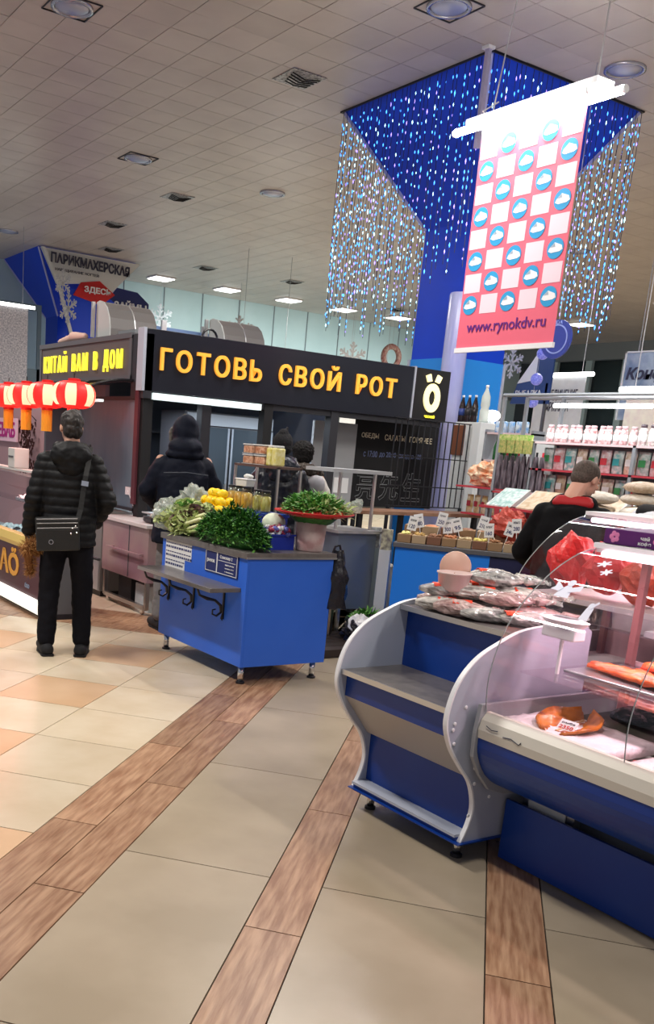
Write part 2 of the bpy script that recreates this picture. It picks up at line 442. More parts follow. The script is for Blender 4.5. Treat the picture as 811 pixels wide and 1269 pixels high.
c2 = column(9.8, 24.86, 'blue flared column at the left carrying the hairdresser sign')
# hairdresser board hung across the two faces of the flared head
yb = 23.45
# slanting board on the near (-Y) face
def tri_board():
    t = thing('hairdresser_sign', 'triangular white and red hairdresser sign board on the blue flared column at left', 'sign', (9.8,yb,5))
    o = (9.8,yb,5)
    a = Vector((8.5,yb,6.0)); b = Vector((11.16,yb,6.0)); n = Vector((0,1,0))
    white_poly = [(0,0),(2.66,0),(1.82,-.86),(1.55,-.62),(.42,-.78)]
    mb = MB().prism([(p[0],p[1]) for p in white_poly][::-1], a+Vector((0,-.06,0)), (1,0,0),(0,0,1), -.05); build('white_panel', mb, offwhite, t, off=o)
    mb = MB().prism([(1.05,-.66),(1.55,-.56),(1.98,-.83),(1.62,-1.12),(.86,-.98)][::-1], a+Vector((0,-.08,0)), (1,0,0),(0,0,1), -.04); build('red_panel', mb, redm, t, off=o)
    build('lettering', text_mb('ПАРИКМАХЕРСКАЯ',.4,.02,(8.5+1.28,yb-.14,5.66),(1,0,-.02),(0,0,1),.014,2.1,height=.24), ink, t, off=o)
    build('small_lettering', text_mb('НАРАЩИВАНИЕ НОГТЕЙ',.2,.02,(8.5+.92,yb-.14,5.50),(1,0,0),(0,0,1),.002,1.15,height=.09), ink, t, off=o)
    build('white_lettering', text_mb('ЗДЕСЬ',.4,.02,(8.5+1.48,yb-.14,5.10),(1,0,0),(0,0,1),.012,.72,height=.17), paper, t, off=o)
    mb = MB().prism([(0,0),(.09,0),(.5,-.78),(1.2,-2.9),(1.1,-2.9),(.42,-.8)][::-1], a+Vector((0,-.11,0)), (1,0,0),(0,0,1), -.03); build('white_edge', mb, offwhite, t, off=o)
    mb = MB().prism([(.42,-.78),(1.9,-.95),(2.05,-1.05),(1.2,-2.9),(1.1,-2.9)][::-1], a+Vector((0,-.03,0)), (1,0,0),(0,0,1), -.03); build('blue_panel', mb, blue_col, t, off=o)
tri_board()
t = thing('loan_sign', 'dark blue board with white cyrillic letters behind the hairdresser sign', 'sign', (11.4,24.2,4.9))
build('board', MB().add([(-.7,0,-.65),(.45,0,-.65),(.45,0,.3),(.1,0,.55),(-.7,0,.6),(-.7,.05,-.65),(.45,.05,-.65),(.45,.05,.3),(.1,.05,.55),(-.7,.05,.6)],[(0,1,2,3,4),(5,9,8,7,6),(0,5,6,1),(1,6,7,2),(2,7,8,3),(3,8,9,4),(4,9,5,0)]), inkblue, t)
build('lettering', text_mb('ЗАЙМЫ',.3,.02,(-.1,-.02,.05),(1,0,0),(0,0,1),.01,.95,height=.26), paper, t)
build('lettering', text_mb('10 МИНУТ',.3,.02,(-.1,-.02,-.4),(1,0,0),(0,0,1),.01,.95,height=.22), paper, t)

# ------------------------------------------------------------- string-light curtain round the column head
cu = thing('string_light_curtain', 'curtain of blue and white string lights hanging round the flared column head', 'string lights', (9.46,9.81,CEIL))
wirem = mat('wire_dark', (.02,.02,.05), .5)
ledb = mat('led_blue', (.1,.3,1), .5, emit=(.05,.32,1), es=4.0); ledw = mat('led_white', (.8,.9,1), .5, emit=(.40,.80,1), es=4.5); ledv = mat('led_violet', (.4,.3,1), .5, emit=(.35,.25,1), es=3)
wm = MB(); lb, lw, lv = MB(), MB(), MB(); R = 1.33
rail = MB()
for s in (-1,1):
    rail.box(-R-.01,R+.01,s*R-.01,s*R+.01,-.02,-.0); rail.box(s*R-.01,s*R+.01,-R,R,-.02,0)
build('rail', rail, black, cu)
for side in range(4):
    N_ = 30 if side in (0,3) else 30
    for k in range(N_):
        u = -R+2*R*(k+random.uniform(.2,.8))/N_
        x, y = [(u,-R),(R,u),(u,R),(-R,u)][side]
        L_ = 2.55+random.uniform(-.35,.2)
        if side in (0,3): # shallower just over the near corner
            d_ = min(abs(u+R),2*R)/(2*R); L_ = 2.1+.5*d_+random.uniform(-.3,.15)
        wob = random.uniform(0,6); pts = [(x+.008*sin(wob+z*5), y+.008*cos(wob+z*7), -.03-L_*z) for z in [i/8 for i in range(9)]]
        wm.tube(pts, .0045, 3, False)
        z = -.12-random.random()*.1
        while z > -L_:
            tgt = random.choice((lb,lb,lb,lw,lv)); q = random.uniform(.0065,.0115); e_ = random.uniform(1.6,3.4)
            tgt.add([(x+q,y,z),(x-q,y,z),(x,y+q,z),(x,y-q,z),(x,y,z+q*e_),(x,y,z-q*e_)],[(0,2,4),(2,1,4),(1,3,4),(3,0,4),(2,0,5),(1,2,5),(3,1,5),(0,3,5)])
            z -= random.uniform(.07,.19) if side in (0,3) else random.uniform(.05,.13)
tag(build('wire', wm, wirem, cu), kind='stuff')
for nm_, mm_, l_ in (('blue_bulb',ledb,lb),('white_bulb',ledw,lw),('violet_bulb',ledv,lv)): tag(build(nm_, l_, mm_, cu), kind='stuff')

t = thing('hanging_pole', 'thin pale pole hanging from the ceiling at the near corner of the string-light canopy', 'pole', (8.05,8.45,CEIL)); build('pole', MB().box(-.025,.025,-.025,.025,-1.0,-.02), mat('pole_lilac',(.40,.38,.55),.5), t); build('bracket', MB().box(-.05,.05,-.05,.05,-.03,0), white, t)
area_light('far_wall_fill', (17,24.2,5.0), 12, .3, 130, (.85,1,1), (radians(50),0,0))  # added fill light, only there to brighten the far wall
# ------------------------------------------------------------- the long banner with its tubes
pink = mat('banner_pink', (.75,.13,.20), .6); pinkl = mat('banner_pale', (.78,.62,.70), .6); bcirc = mat('banner_blue', (.02,.30,.60), .6); purple_i = mat('ink_purple', (.12,.01,.20), .6)
t = thing('hanging_banner', 'long pink and white banner with a web address hanging under twin tube lamps', 'banner', (7,6.68,2.735)); o = (7,6.68,2.735)
y0, y1, z0, z1 = 6.08, 7.29, 2.735, 4.69
build('cloth', MB().box(6.998,7.004,y0,y1,z0+.02,z1), pink, t, off=o)
build('bottom_batten', MB().box(6.985,7.017,y0-.01,y1+.01,z0-.015,z0+.03), white, t, off=o)
[build('hook', MB().box(6.995,7.01,q,q+.02,4.69,4.80), steel, t, off=o) for q in (6.2,7.15)]
cw = (y1-y0)/5
for r in range(8):
    zt = z1-.03-r*.2; 
    for c_ in range(5):
        ya_, yb_ = y1-(c_+1)*cw, y1-c_*cw; zm = zt-.1; ym = (ya_+yb_)/2
        if (r+c_) % 2 == 0:
            build('pale_square', MB().box(6.9955,6.998,ya_+.016,yb_-.016,zm-.086,zm+.086), pinkl, t, off=o)
        else:
            d_ = build('blue_disc', MB().prism([(cos(a*pi/12)*.092,sin(a*pi/12)*.088) for a in range(24)], (6.9955,ym,zm), (0,-1,0),(0,0,1), .002), bcirc, t, off=o)
            build('white_emblem', MB().prism([(-.075,-.02),(-.04,-.035),(.05,-.03),(.085,-.015),(.07,.02),(-.01,.05),(-.06,.01)], (6.9935,ym,zm), (0,-1,0),(0,0,1), .002), white, d_, off=o)
            build('emblem_shade', MB().prism([(-.06,.008),(-.01,.048),(0,.012)], (6.9925,ym,zm), (0,-1,0),(0,0,1), .001), mat('emblem_grey',(.45,.55,.65),.6), d_, off=o)
build('lettering', text_mb('www.rynokdv.ru',.2,.003,(6.993,6.68,z0+.14),(0,-1,0),(0,0,1),.002,.98,height=.13), purple_i, t, off=o)
t = thing('twin_tube_lamp', 'bright twin fluorescent tube lamp above the long pink banner', 'lamp', (7.1,6.7,4.72)); o = (7.1,6.7,4.72)
for x, ya_, yb_ in ((6.93,6.05,7.58),(7.12,5.83,7.36)):
    tb = build('tube', MB().tube([(x,ya_,4.76),(x,yb_,4.76)],.035,12), tube_m, t, True, off=o)
    for y_ in (ya_-.03,yb_): build('end_cap', MB().tube([(x,y_,4.76),(x,y_+.03,4.76)],.032,10), white, t, off=o)
build('housing', MB().box(6.92,7.14,5.95,7.45,4.80,4.85), white, t, off=o)
[build('wire', MB().tube(q,.007,5), offwhite, t, off=o) for q in ([(7.1,7.3,4.85),(7.12,7.15,CEIL)],[(7.1,6.1,4.85),(7.1,6.08,CEIL)],[(7.02,7.2,4.8),(6.98,7.3,4.9),(7.12,7.25,5.0)])]

# ------------------------------------------------------------- black food stall with the lettered fascia
SX, SY, ST, SB = 4.25, 8.72, 2.71, 2.12
st = thing('food_stall', 'black framed food stall with amber letters reading ГОТОВЬ СВОЙ РОТ', 'stall', (SX,SY,0)); o = (SX,SY,0)
build('fascia', MB().box(SX,7.76,SY,SY+.12,SB,ST), mat('fascia_black',(.006,.007,.014),.35), st, off=o, bevel=.004)
build('corner_strip', MB().box(SX-.02,SX+.012,SY-.012,SY+.12,SB,ST+.005), lgrey, st, off=o)
build('divider_strip', MB().box(7.765,7.785,SY-.01,SY+.12,SB,ST+.01), lgrey, st, off=o)
# each letter its own piece
wds = 'ГОТОВЬ СВОЙ РОТ'
lw_ = text_mb(wds,.4,.02,(0,0,0),(1,0,0),(0,0,1),0)
fw = {}
xs_ = [4.445,4.62,4.865,5.055,5.295,5.50, None, 5.80,6.0,6.22,6.44, None, 6.90,7.10,7.34]
def letters(word, x0, x1, z0, h, yface, m, parent, o, bold=.012, plane='Y', depth=.03):
    n_ = len(word); tot = 0; ws = []
    wd = {'Г':.72,'О':1.02,'Т':.88,'В':.86,'Ь':.82,'С':.9,'Й':1.0,'Р':.82,' ':.75,'К':.9,'И':1.0,'А':1.0,'М':1.15,'Д':1.05}
    ws = [wd.get(c,1) for c in word]; sc_ = (x1-x0)/sum(ws); x = x0
    for c, w_ in zip(word, ws):
        if c != ' ':
            cx_ = x+w_*sc_/2; hh = h*(1.22 if c == 'Й' else 1.18 if c == 'Д' else 1)
            zz = z0-(h*.14 if c == 'Д' else 0)
            if plane == 'Y': mb = text_mb(c,.3,depth,(cx_,yface,zz),(1,0,0),(0,0,1),bold,w_*sc_*.74,height=hh)
            else: mb = text_mb(c,.3,depth,(yface,cx_,zz),(0,-1,0),(0,0,1),bold,abs(w_*sc_)*.66,height=hh)
            build('letter', mb, m, parent, off=o)
        x += w_*sc_
letters(wds, 4.40, 7.52, SB+.21, .215, SY-.015, yellow_l, st, o, .005)
# the square end sign with a ringed letter
build('end_fascia', MB().box(7.785,8.34,SY,SY+.12,SB,ST), blackm, st, off=o)
ringm = MB(); N_ = 28
prof = []
for k in range(N_):
    a = 2*pi*k/N_; prof.append((cos(a)*.125, sin(a)*.165, cos(a)*.055, sin(a)*.085))
for k in range(N_):
    a_, b_ = prof[k], prof[(k+1)%N_]
    ringm.prism([(a_[2],a_[3]),(a_[0],a_[1]),(b_[0],b_[1]),(b_[2],b_[3])], (8.065,SY-.002,SB+.265), (1,0,0),(0,0,1), .025)
build('ring_letter', ringm, mat('cream_glow',(.9,.85,.5),.4,emit=(1,.87,.40),es=1.0), st, off=o)
for s in (-1,1):
    build('letter_dot', MB().prism([(s*.03,.19),(s*.09,.175),(s*.125,.245),(s*.06,.27)][::s], (8.065,SY-.002,SB+.265), (1,0,0),(0,0,1), .025), MATS['cream_glow'], st, off=o)
build('lettering', text_mb('ЧЕСНОЙ',.1,.01,(8.065,SY-.01,SB+.035),(1,0,0),(0,0,1),.001,.16,height=.035), yellow_b, st, off=o)
# light strip under the fascia, posts, beams
build('light_strip', MB().box(4.36,5.65,SY-.02,SY+.06,SB-.075,SB-.012), mat('strip_light',(.7,.8,.8),.4,emit=(.75,.9,.9),es=.75), st, off=o)
for x, m_ in ((4.27,blackm),(4.95,charcoal),(5.72,blackm),(6.62,charcoal)):
    build('post', MB().box(x,x+.11,SY+.02,SY+.13,0,SB), m_, st, off=o)
build('red_lit_jamb', MB().box(4.236,4.262,SY+.06,SY+.14,1.0,SB), mat('red_brown',(.10,.02,.03),.5), st, off=o)
build('beam', MB().box(4.3,8.3,SY+.03,SY+.1,SB-.06,SB), charcoal, st, off=o)
build('roof', MB().box(4.3,8.3,SY+.1,11.6,SB+.3,SB+.36), dgrey, st, off=o)
build('rear_wall', MB().box(4.3,8.6,11.5,11.56,0,2.4), mat('stall_rear',(.10,.11,.13),.5), st, off=o)
# left fascia (Chinese food), recedes along +Y
t = st
build('side_sign_board', MB().box(SX,SX+.1,9.06,11.56,2.27,2.63), mat('sign_grey',(.10,.085,.085),.5), t, off=o)
build('frame', MB().box(SX-.01,SX+.12,9.0,9.06,2.2,2.66).box(SX-.01,SX+.12,11.56,11.62,2.2,2.66).box(SX-.015,SX+.12,9.0,11.62,2.63,2.68).box(SX-.015,SX+.12,9.0,11.62,2.22,2.27), dgrey, t, off=o)
letters('КИТАЙ ВАМ В ДОМ', 11.48, 9.18, 2.345, .19, SX-.012, yellow_b, t, o, -.001, 'X', .02)
build('joining_panel', MB().box(SX,SX+.1,8.72,9.0,2.05,2.66), charcoal, t, off=o)
# awning ribs
for k in range(6):
    y = 8.95+k*.52; pts = [(SX+.02-.55*sin(a*pi/12), y, 2.02+.20*cos(a*pi/12)) for a in range(7)]
    build('awning_rib', MB().tube(pts,.014,6), black, t, off=o)
rows = [[(SX+.02-.54*sin(a*pi/12), y, 2.015+.195*cos(a*pi/12)) for a in range(7)] for y in (8.95,11.6)]
build('canopy_sheet', MB().sheet(rows), mat('smoked_sheet',(.06,.025,.03),.25), t, off=o, solid=.006)
build('front_bar', MB().box(3.70,3.73,8.9,11.65,1.995,2.02), black, t, off=o)
build('lamp_strip', MB().box(3.9,3.95,8.98,9.55,1.985,2.01), MATS['strip_light'], t, off=o)
# lanterns
lm_r = mat('lantern_red',(.8,.02,.02),.5,emit=(1,.012,.010),es=1.0); lm_p = mat('lantern_glow',(1,.35,.2),.5,emit=(1,.36,.22),es=2.0); gold = mat('gold_fringe',(.85,.50,.05),.6)
def lantern(loc, label):
    t = thing('paper_lantern', label, 'lantern', loc, 0, 'red lanterns under the awning')
    mb = MB(); n_ = 32; prof = [(.055,.125)]+[(.205*sin(pi*i/12)**.55 if 0 < i < 12 else .055, .13*cos(pi*i/12)) for i in range(1,12)]+[(.055,-.125)]
    vs = []; fs = []
    for r_, z_ in prof:
        for k in range(n_): a = 2*pi*k/n_; q = r_*(1+(.03 if k % 2 else -.03)); vs.append((q*cos(a),q*sin(a),z_))
    for i in range(len(prof)-1):
        for k in range(n_): fs.append((i*n_+k,i*n_+(k+1)%n_,(i+1)*n_+(k+1)%n_,(i+1)*n_+k))
    mb.add(vs,fs); build('shade', mb, lm_r, t, True)
    for a0 in range(0,360,60):
        rows = []
        for i in range(7):
            ph = pi*(.22+.56*i/6); rr = .205*sin(ph)**.55+.008
            rows.append([(rr*cos(radians(a0+da)), rr*sin(radians(a0+da)), .13*cos(ph)) for da in (-15,-5,5,15)])
        build('glowing_panel', MB().sheet(rows), lm_p, t, True)
    build('cap', MB().lathe([(.06,.12),(.06,.15),(.03,.155)],16).lathe([(.06,-.12),(.06,-.15),(.03,-.155)],16), redm, t)
    f_ = MB()
    for k in range(26):
        a = 2*pi*k/26; f_.box(.05*cos(a)-.004,.05*cos(a)+.004,.05*sin(a)-.004,.05*sin(a)+.004,-.36,-.15)
    tag(build('tassel', f_, gold, t), kind='stuff')
    build('hook', MB().tube([(0,0,.15),(0,0,.20)],.005,5), black, t)
    return t
ll = ['nearest round red paper lantern, largest and brightest, above the man in black','second red paper lantern from the right under the awning','third red paper lantern from the right under the awning','leftmost red paper lantern at the photo edge']
ln = family(lantern((3.60,8.90,2.02), ll[0]))
for y, l_ in ((9.62,ll[1]),(10.25,ll[2]),(10.85,ll[3])): dup(ln, (3.60,y,2.02), .2, l_)
lp = bpy.data.lights.new('lantern_light','POINT'); lp.energy = 11; lp.color = (1,.12,.08); lp.shadow_soft_size = .2
for y in (8.9,10.2):
    lo = bpy.data.objects.new('lantern_light', lp); C.objects.link(lo); lo.location = (3.35,y,1.95)

# ducts on the roof
def hood(loc, label, rz=0):
    t = thing('roof_extract_hood', label, 'vent hood', loc, rz)
    pf = [(0,0),(0,.36),(.08,.372),(.18,.35),(.27,.29),(.34,.19),(.37,.08),(.375,0)]
    build('drum', MB().prism(pf, (0.012,.4,0),(0,-1,0),(0,0,1),-.56), mat('duct_grey',(.12,.11,.105),.55), t, bevel=.004)
    build('end_plate', MB().prism([(p[0]*1.02,p[1]*1.02) for p in pf], (0,.4,0),(0,-1,0),(0,0,1),-.012), mat('galv_pale',(.42,.43,.42),.5), t)
    build('flange', MB().box(-.05,-.012,.40,.43,0,.37), galv, t); build('seam_band', MB().prism([(p[0]*1.015,p[1]*1.015) for p in pf], (.30,.4,0),(0,-1,0),(0,0,1),-.01), galv, t)
    return t
h1 = family(hood((4.36,9.80,2.71), 'curved grey extractor hood on the stall roof near the hairdresser sign'))
dup(h1, (5.80,9.80,2.71), 0, 'curved grey extractor hood on the stall roof above the amber letters')
bp_ = mat('blue_grey_sheet',(.17,.27,.50),.4)
t = thing('roof_screen', 'pale blue sheet metal screen standing on the stall roof between the hoods', 'screen', (5.2,10.4,2.5)); o = (5.2,10.4,2.5)
for k in range(3): build('sheet', MB().box(4.75+k*.55,5.28+k*.55,10.4,10.43,2.5,2.95), bp_, t, off=o)
build('clip', MB().box(5.26,5.32,10.36,10.4,2.5,3.02).box(5.81,5.86,10.36,10.4,2.5,3.02), galv, t, off=o)
tag(build('galvanised_trunking', MB().box(4.36,5.4,9.2,9.6,2.70,2.74), mat('duct_flat',(.22,.23,.24),.5,.3)), 'galvanised duct lying along the roof edge behind the yellow-lettered sign', 'duct')
tag(build('cable_loop', MB().tube([(5.05+.09*cos(a*pi/8),8.86,2.71+.09*sin(a*pi/8)) for a in range(9)],.012,6), black), 'black cable loop standing up behind the fascia top', 'cable')
tag(remeshed('paper_wad', [('c',(4.30,10.35,2.72),(4.32,10.75,2.74),.04,.06),('c',(4.32,10.7,2.74),(4.33,11.2,2.71),.05,.03)], mat('kraft_pink',(.55,.36,.30),.7), None, .02, 2), 'crumpled pinkish packaging lying on the stall roof end', 'packaging')

area_light('stall_light', (5.9,9.4,2.05), 2.6, .2, 26, (.80,.90,1)); area_light('stall_light_left', (4.9,9.8,2.0), .3, 1.2, 12, (.75,.85,1))
# ------------------------------------------------------------- blue vegetable cart
rnd = random.Random(3)
leafm = [mat('leaf_dark',(.012,.07,.012),.55,n1=(.03,.15,.02),nscale=30), mat('leaf_mid',(.05,.20,.025),.55,n1=(.12,.32,.05),nscale=30), mat('leaf_pale',(.42,.52,.18),.55,n1=(.62,.68,.36),nscale=20), mat('stalk_pale',(.62,.70,.28),.5,n1=(.80,.82,.52),nscale=20), mat('leaf_purple',(.08,.03,.05),.5,n1=(.16,.10,.06),nscale=30)]
def leaf(mb, p, d, w, l, curl=.3, up=Vector((0,0,1))):
    "a small folded leaf: 4 triangles bent along its midrib"
    d = Vector(d).normalized(); s = d.cross(up)
    s = s.normalized() if s.length > .01 else Vector((1,0,0)); n = s.cross(d)
    p = Vector(p); a = p; m = p+d*l*.5+n*curl*l*.25; e = p+d*l-n*curl*l*.1
    q1 = p+d*l*.45+s*w*.5; q2 = p+d*l*.45-s*w*.5
    mb.add([a,q1,m,q2,e],[(0,1,2),(0,2,3),(1,4,2),(2,4,3)])
def foliage(mb, c, r, n, w, l, R_=rnd, flat=.8):
    c = Vector(c)
    for _ in range(n):
        u = R_.uniform(-1,1); a = R_.uniform(0,2*pi); q = sqrt(1-u*u); d = Vector((q*cos(a), q*sin(a), abs(u)*.9+.05))
        p = c+Vector((d.x*r[0],d.y*r[1],d.z*r[2]))*R_.uniform(.65,1)
        dd = Vector((d.x+R_.uniform(-.6,.6), d.y+R_.uniform(-.6,.6), R_.uniform(-.5,.7)))
        leaf(mb, p, dd, w*R_.uniform(.6,1.2), l*R_.uniform(.6,1.2), R_.uniform(-.6,.8))
cart = thing('vegetable_cart', 'blue vegetable stall cart with a brown top and fold-down front shelf', 'cart', (3.48,5.41,0)); o = (3.48,5.41,0)
CX0,CX1,CY0,CY1 = 3.50,4.245,5.41,6.68
build('side_panel', MB().box(CX0+.02,CX1,CY0,CY0+.02,.13,.90), blue_c, cart, off=o, bevel=.002)
build('front_panel', MB().box(CX0,CX0+.02,CY0,CY1,.13,.90), blue_c, cart, off=o, bevel=.002)
build('end_panel', MB().box(CX0+.02,CX1,CY1-.02,CY1,.13,.90), blue_c, cart, off=o)
build('back_panel', MB().box(CX1-.02,CX1,CY0+.02,CY1-.02,.13,.90), blue_c, cart, off=o)
build('floor_panel', MB().box(CX0+.02,CX1-.02,CY0+.02,CY1-.02,.13,.15), blue_c, cart, off=o)
build('countertop', MB().box(CX0-.02,CX1+.015,CY0-.015,CY1+.01,.90,.945), worktop, cart, off=o, bevel=.004)
build('metal_edge', MB().box(CX0-.022,CX1+.017,CY0-.017,CY0-.0151,.902,.915), steel, cart, off=o)
for x, y in ((CX0+.05,CY0+.06),(CX1-.06,CY0+.06),(CX0+.05,CY1-.06),(CX1-.06,CY1-.06)):
    l_ = build('leg', MB().lathe([(.022,0.012),(.022,.13)],14,(x,y,0)), chrome, cart, True, off=o)
    build('foot', MB().lathe([(.032,0),(.032,.012),(.024,.016)],14,(x,y,0)), black, l_, off=o)
build('hinged_shelf', MB().box(3.25,CX0,5.47,6.60,.66,.69), worktop, cart, off=o, bevel=.003)
build('shelf_edge', MB().box(3.246,3.2495,5.47,6.60,.662,.688), steel, cart, off=o)
for y in (5.68,6.12,6.52):
    mb = MB().box(CX0-.012,CX0,y-.008,y+.008,.43,.66)
    pts = [(CX0-.23,y,.655),(CX0-.21,y,.61),(CX0-.15,y,.585),(CX0-.08,y,.57),(CX0-.03,y,.53),(CX0-.025,y,.48),(CX0-.06,y,.455),(CX0-.095,y,.47),(CX0-.095,y,.50),(CX0-.07,y,.505)]
    mb.tube(pts, [.008,.009,.014,.010,.012,.009,.008,.007,.006,.005], 6)
    mb.tube([(CX0-.012,y,.47),(CX0-.02,y,.435),(CX0-.008,y,.42)], .005, 5)
    build('scroll_bracket', mb, black, cart, off=o)
# price list sheets: rows of print
pl_ = build('price_list', MB().box(CX0-.003,CX0-.0005,6.30,6.62,.66,.905).box(CX0-.003,CX0-.0005,6.20,6.30,.77,.905), paper, cart, off=o)
mb = MB()
for r in range(7):
    z = .885-r*.033; y = 6.61
    while y > (6.21 if r < 4 else 6.32):
        w_ = rnd.uniform(.012,.035); mb.box(CX0-.0045,CX0-.003,y-w_,y,z-.012,z+(.004 if r % 2 else -.004)); y -= w_+.010
tag(build('print', mb, inkblue, pl_, off=o), kind='stuff')
sg = build('info_sign', MB().box(CX0-.008,CX0-.0005,5.52,5.98,.745,.905), inkblue, cart, off=o)
build('sign_border', MB().box(CX0-.0105,CX0-.008,5.53,5.97,.896,.900).box(CX0-.0105,CX0-.008,5.53,5.97,.750,.754).box(CX0-.0105,CX0-.008,5.53,5.534,.754,.896).box(CX0-.0105,CX0-.008,5.966,5.97,.754,.896).box(CX0-.0105,CX0-.008,5.80,5.812,.754,.896).box(CX0-.0105,CX0-.008,5.55,5.79,.842,.845), paper, sg, off=o)
build('lettering', text_mb('Самовар 2',.1,.002,(CX0-.011,5.68,.855),(0,-1,0),(0,0,1),.001,.17,height=.028), paper, sg, off=o)
for k_, tx in enumerate(('адрес рынка','телефон 8-914','г. Хабаровск')): build('lettering', text_mb(tx,.05,.002,(CX0-.011,5.63,.815-k_*.024),(0,-1,0),(0,0,1),.0006,.12,height=.011), paper, sg, off=o)
build('lettering', text_mb('рынок',.05,.002,(CX0-.011,5.89,.81),(0,-1,0),(0,0,1),.001,.11,height=.03), paper, sg, off=o)

# produce on the cart
TZ = .945
t = thing('dill_bunch', 'big bushy bunch of dark green dill and parsley on the cart', 'herbs', (3.63,5.84,TZ)); 
mb = MB(); mb2 = MB()
for _ in range(3600):
    a = rnd.uniform(0,2*pi); q = rnd.random()**.5; x, y = .15*q*cos(a), .42*q*sin(a); z = .22*sqrt(max(0,1-q*q))*(1+.35*noise.noise(Vector((x*9,y*9,3))))*rnd.uniform(.7,1.1)+.01
    d = Vector((x*1.6-.25, y*1.2-.5, z*.8+rnd.uniform(-.3,.3)+.1)).normalized()
    (leaf)(mb if rnd.random() < .6 else mb2, (x,y,z), d+Vector((rnd.uniform(-.6,.6),rnd.uniform(-.6,.6),rnd.uniform(-.5,.5))), .010 if rnd.random() < .6 else .022, rnd.uniform(.03,.075), rnd.uniform(-.4,.8))
tag(build('dark_fronds', mb, leafm[0], t), kind='stuff'); tag(build('bright_fronds', mb2, leafm[1], t), kind='stuff')
build('core', MB().ell((0,0,.055),(.12,.37,.10),16,10), leafm[0], t, True)
t = thing('spring_onion_bunch', 'pale green bundle of thick stalks lying left of the dill', 'vegetable', (3.58,6.32,TZ))
for k in range(9):
    y = -.02+rnd.uniform(-.03,.03); z = .02+.012*k; x = -.02+rnd.uniform(-.03,.05)
    build('stalk', MB().tube([(x,y+.17,z*.5+.015),(x+.01,y+.06,z+.02),(x+.03,y-.10,z+.05+.01*(k%3)),(x+.05,y-.2,z+.05)],[.012,.015,.013,.008],7), leafm[3] if k % 3 else leafm[2], t, True)
mb = MB(); foliage(mb, (.0,.16,.02), (.08,.07,.05), 90, .05, .08); tag(build('leaf_tips', mb, leafm[2], t), kind='stuff')
def lettuce(loc, label, r=.13, purple=False, n=110):
    t = thing('lettuce_head', label, 'vegetable', loc); mb = MB(); mb2 = MB()
    for k in range(n):
        a = rnd.uniform(0,2*pi); e = rnd.uniform(.0,1.3); q = rnd.uniform(.45,1)
        p = Vector((cos(a)*cos(e), sin(a)*cos(e), sin(e)*.85))*r*q*.7; p.z += .02
        rows = []; d = p.normalized(); s = d.cross(Vector((0,0,1))).normalized(); L_ = r*.55
        for i in range(4):
            rr = [ ]
            for j in range(4):
                w_ = (j-1.5)/1.5*r*.32*(.4+.35*i); ru = .012*sin(i*2.1+j*2.4+k)
                rr.append(p+d*(L_*i/3)+s*w_+Vector((0,0,.02*i*(.5-abs(j-1.5)/3)))+d.cross(s)*ru*i*.6)
            rows.append(rr)
        (mb2 if (purple and k % 3 == 0) or (not purple and k % 5 == 0) else mb).sheet(rows)
    tag(build('leaves', mb, leafm[2], t), kind='stuff'); tag(build('darker_leaves', mb2, leafm[4] if purple else leafm[1], t), kind='stuff')
    build('core', MB().ell((0,0,.05),(r*.55,r*.55,r*.45),12,8), leafm[1], t, True); return t
lettuce((3.62,6.52,TZ+.01), 'frilly purple-edged lettuce beside the pale stalks', .14, True)
lettuce((3.68,6.40,TZ+.09), 'frilly lettuce behind the pale stalks with dark red edges', .13, True)
lettuce((3.60,6.72,TZ+.03), 'pale lettuce hanging over the far left corner of the cart', .13)
lettuce((3.68,6.62,TZ+.10), 'pale green lettuce in the middle of the bagged pile', .13)
def crinkle_bag(name, label, cat, loc, r, m=None, seed=1, sub=(26,16), amp=.02, parent=None):
    rg = random.Random(seed); mb = MB(); vs = []; n_, m_ = sub
    mb.ell((0,0,r[2]), r, n_, m_)
    for i, v in enumerate(mb.v):
        k = noise.noise(v*18+Vector((seed,0,0)))+.5*noise.noise(v*45+Vector((0,seed,0))); mb.v[i] = v+(v-Vector((0,0,r[2]))).normalized()*k*amp*1.6
        if mb.v[i].z < 0.002: mb.v[i].z = .002
    o_ = build(name, mb, m or film, parent, False); o_.location = loc
    return tag(o_, label, cat) if label else o_
baggy = mat('cloudy_plastic', (.62,.68,.62), .22, alpha=.38, bump=.5, nscale=14)
crinkle_bag('plastic_bag','cloudy plastic bag pulled over the lettuces at the left end of the cart','bag',(3.64,6.80,TZ),(.17,.20,.13),baggy,2,amp=.03)
crinkle_bag('plastic_bag','peaked clear plastic bag behind the lettuces on the cart','bag',(3.84,6.82,TZ+.05),(.12,.15,.16),baggy,5,amp=.04)
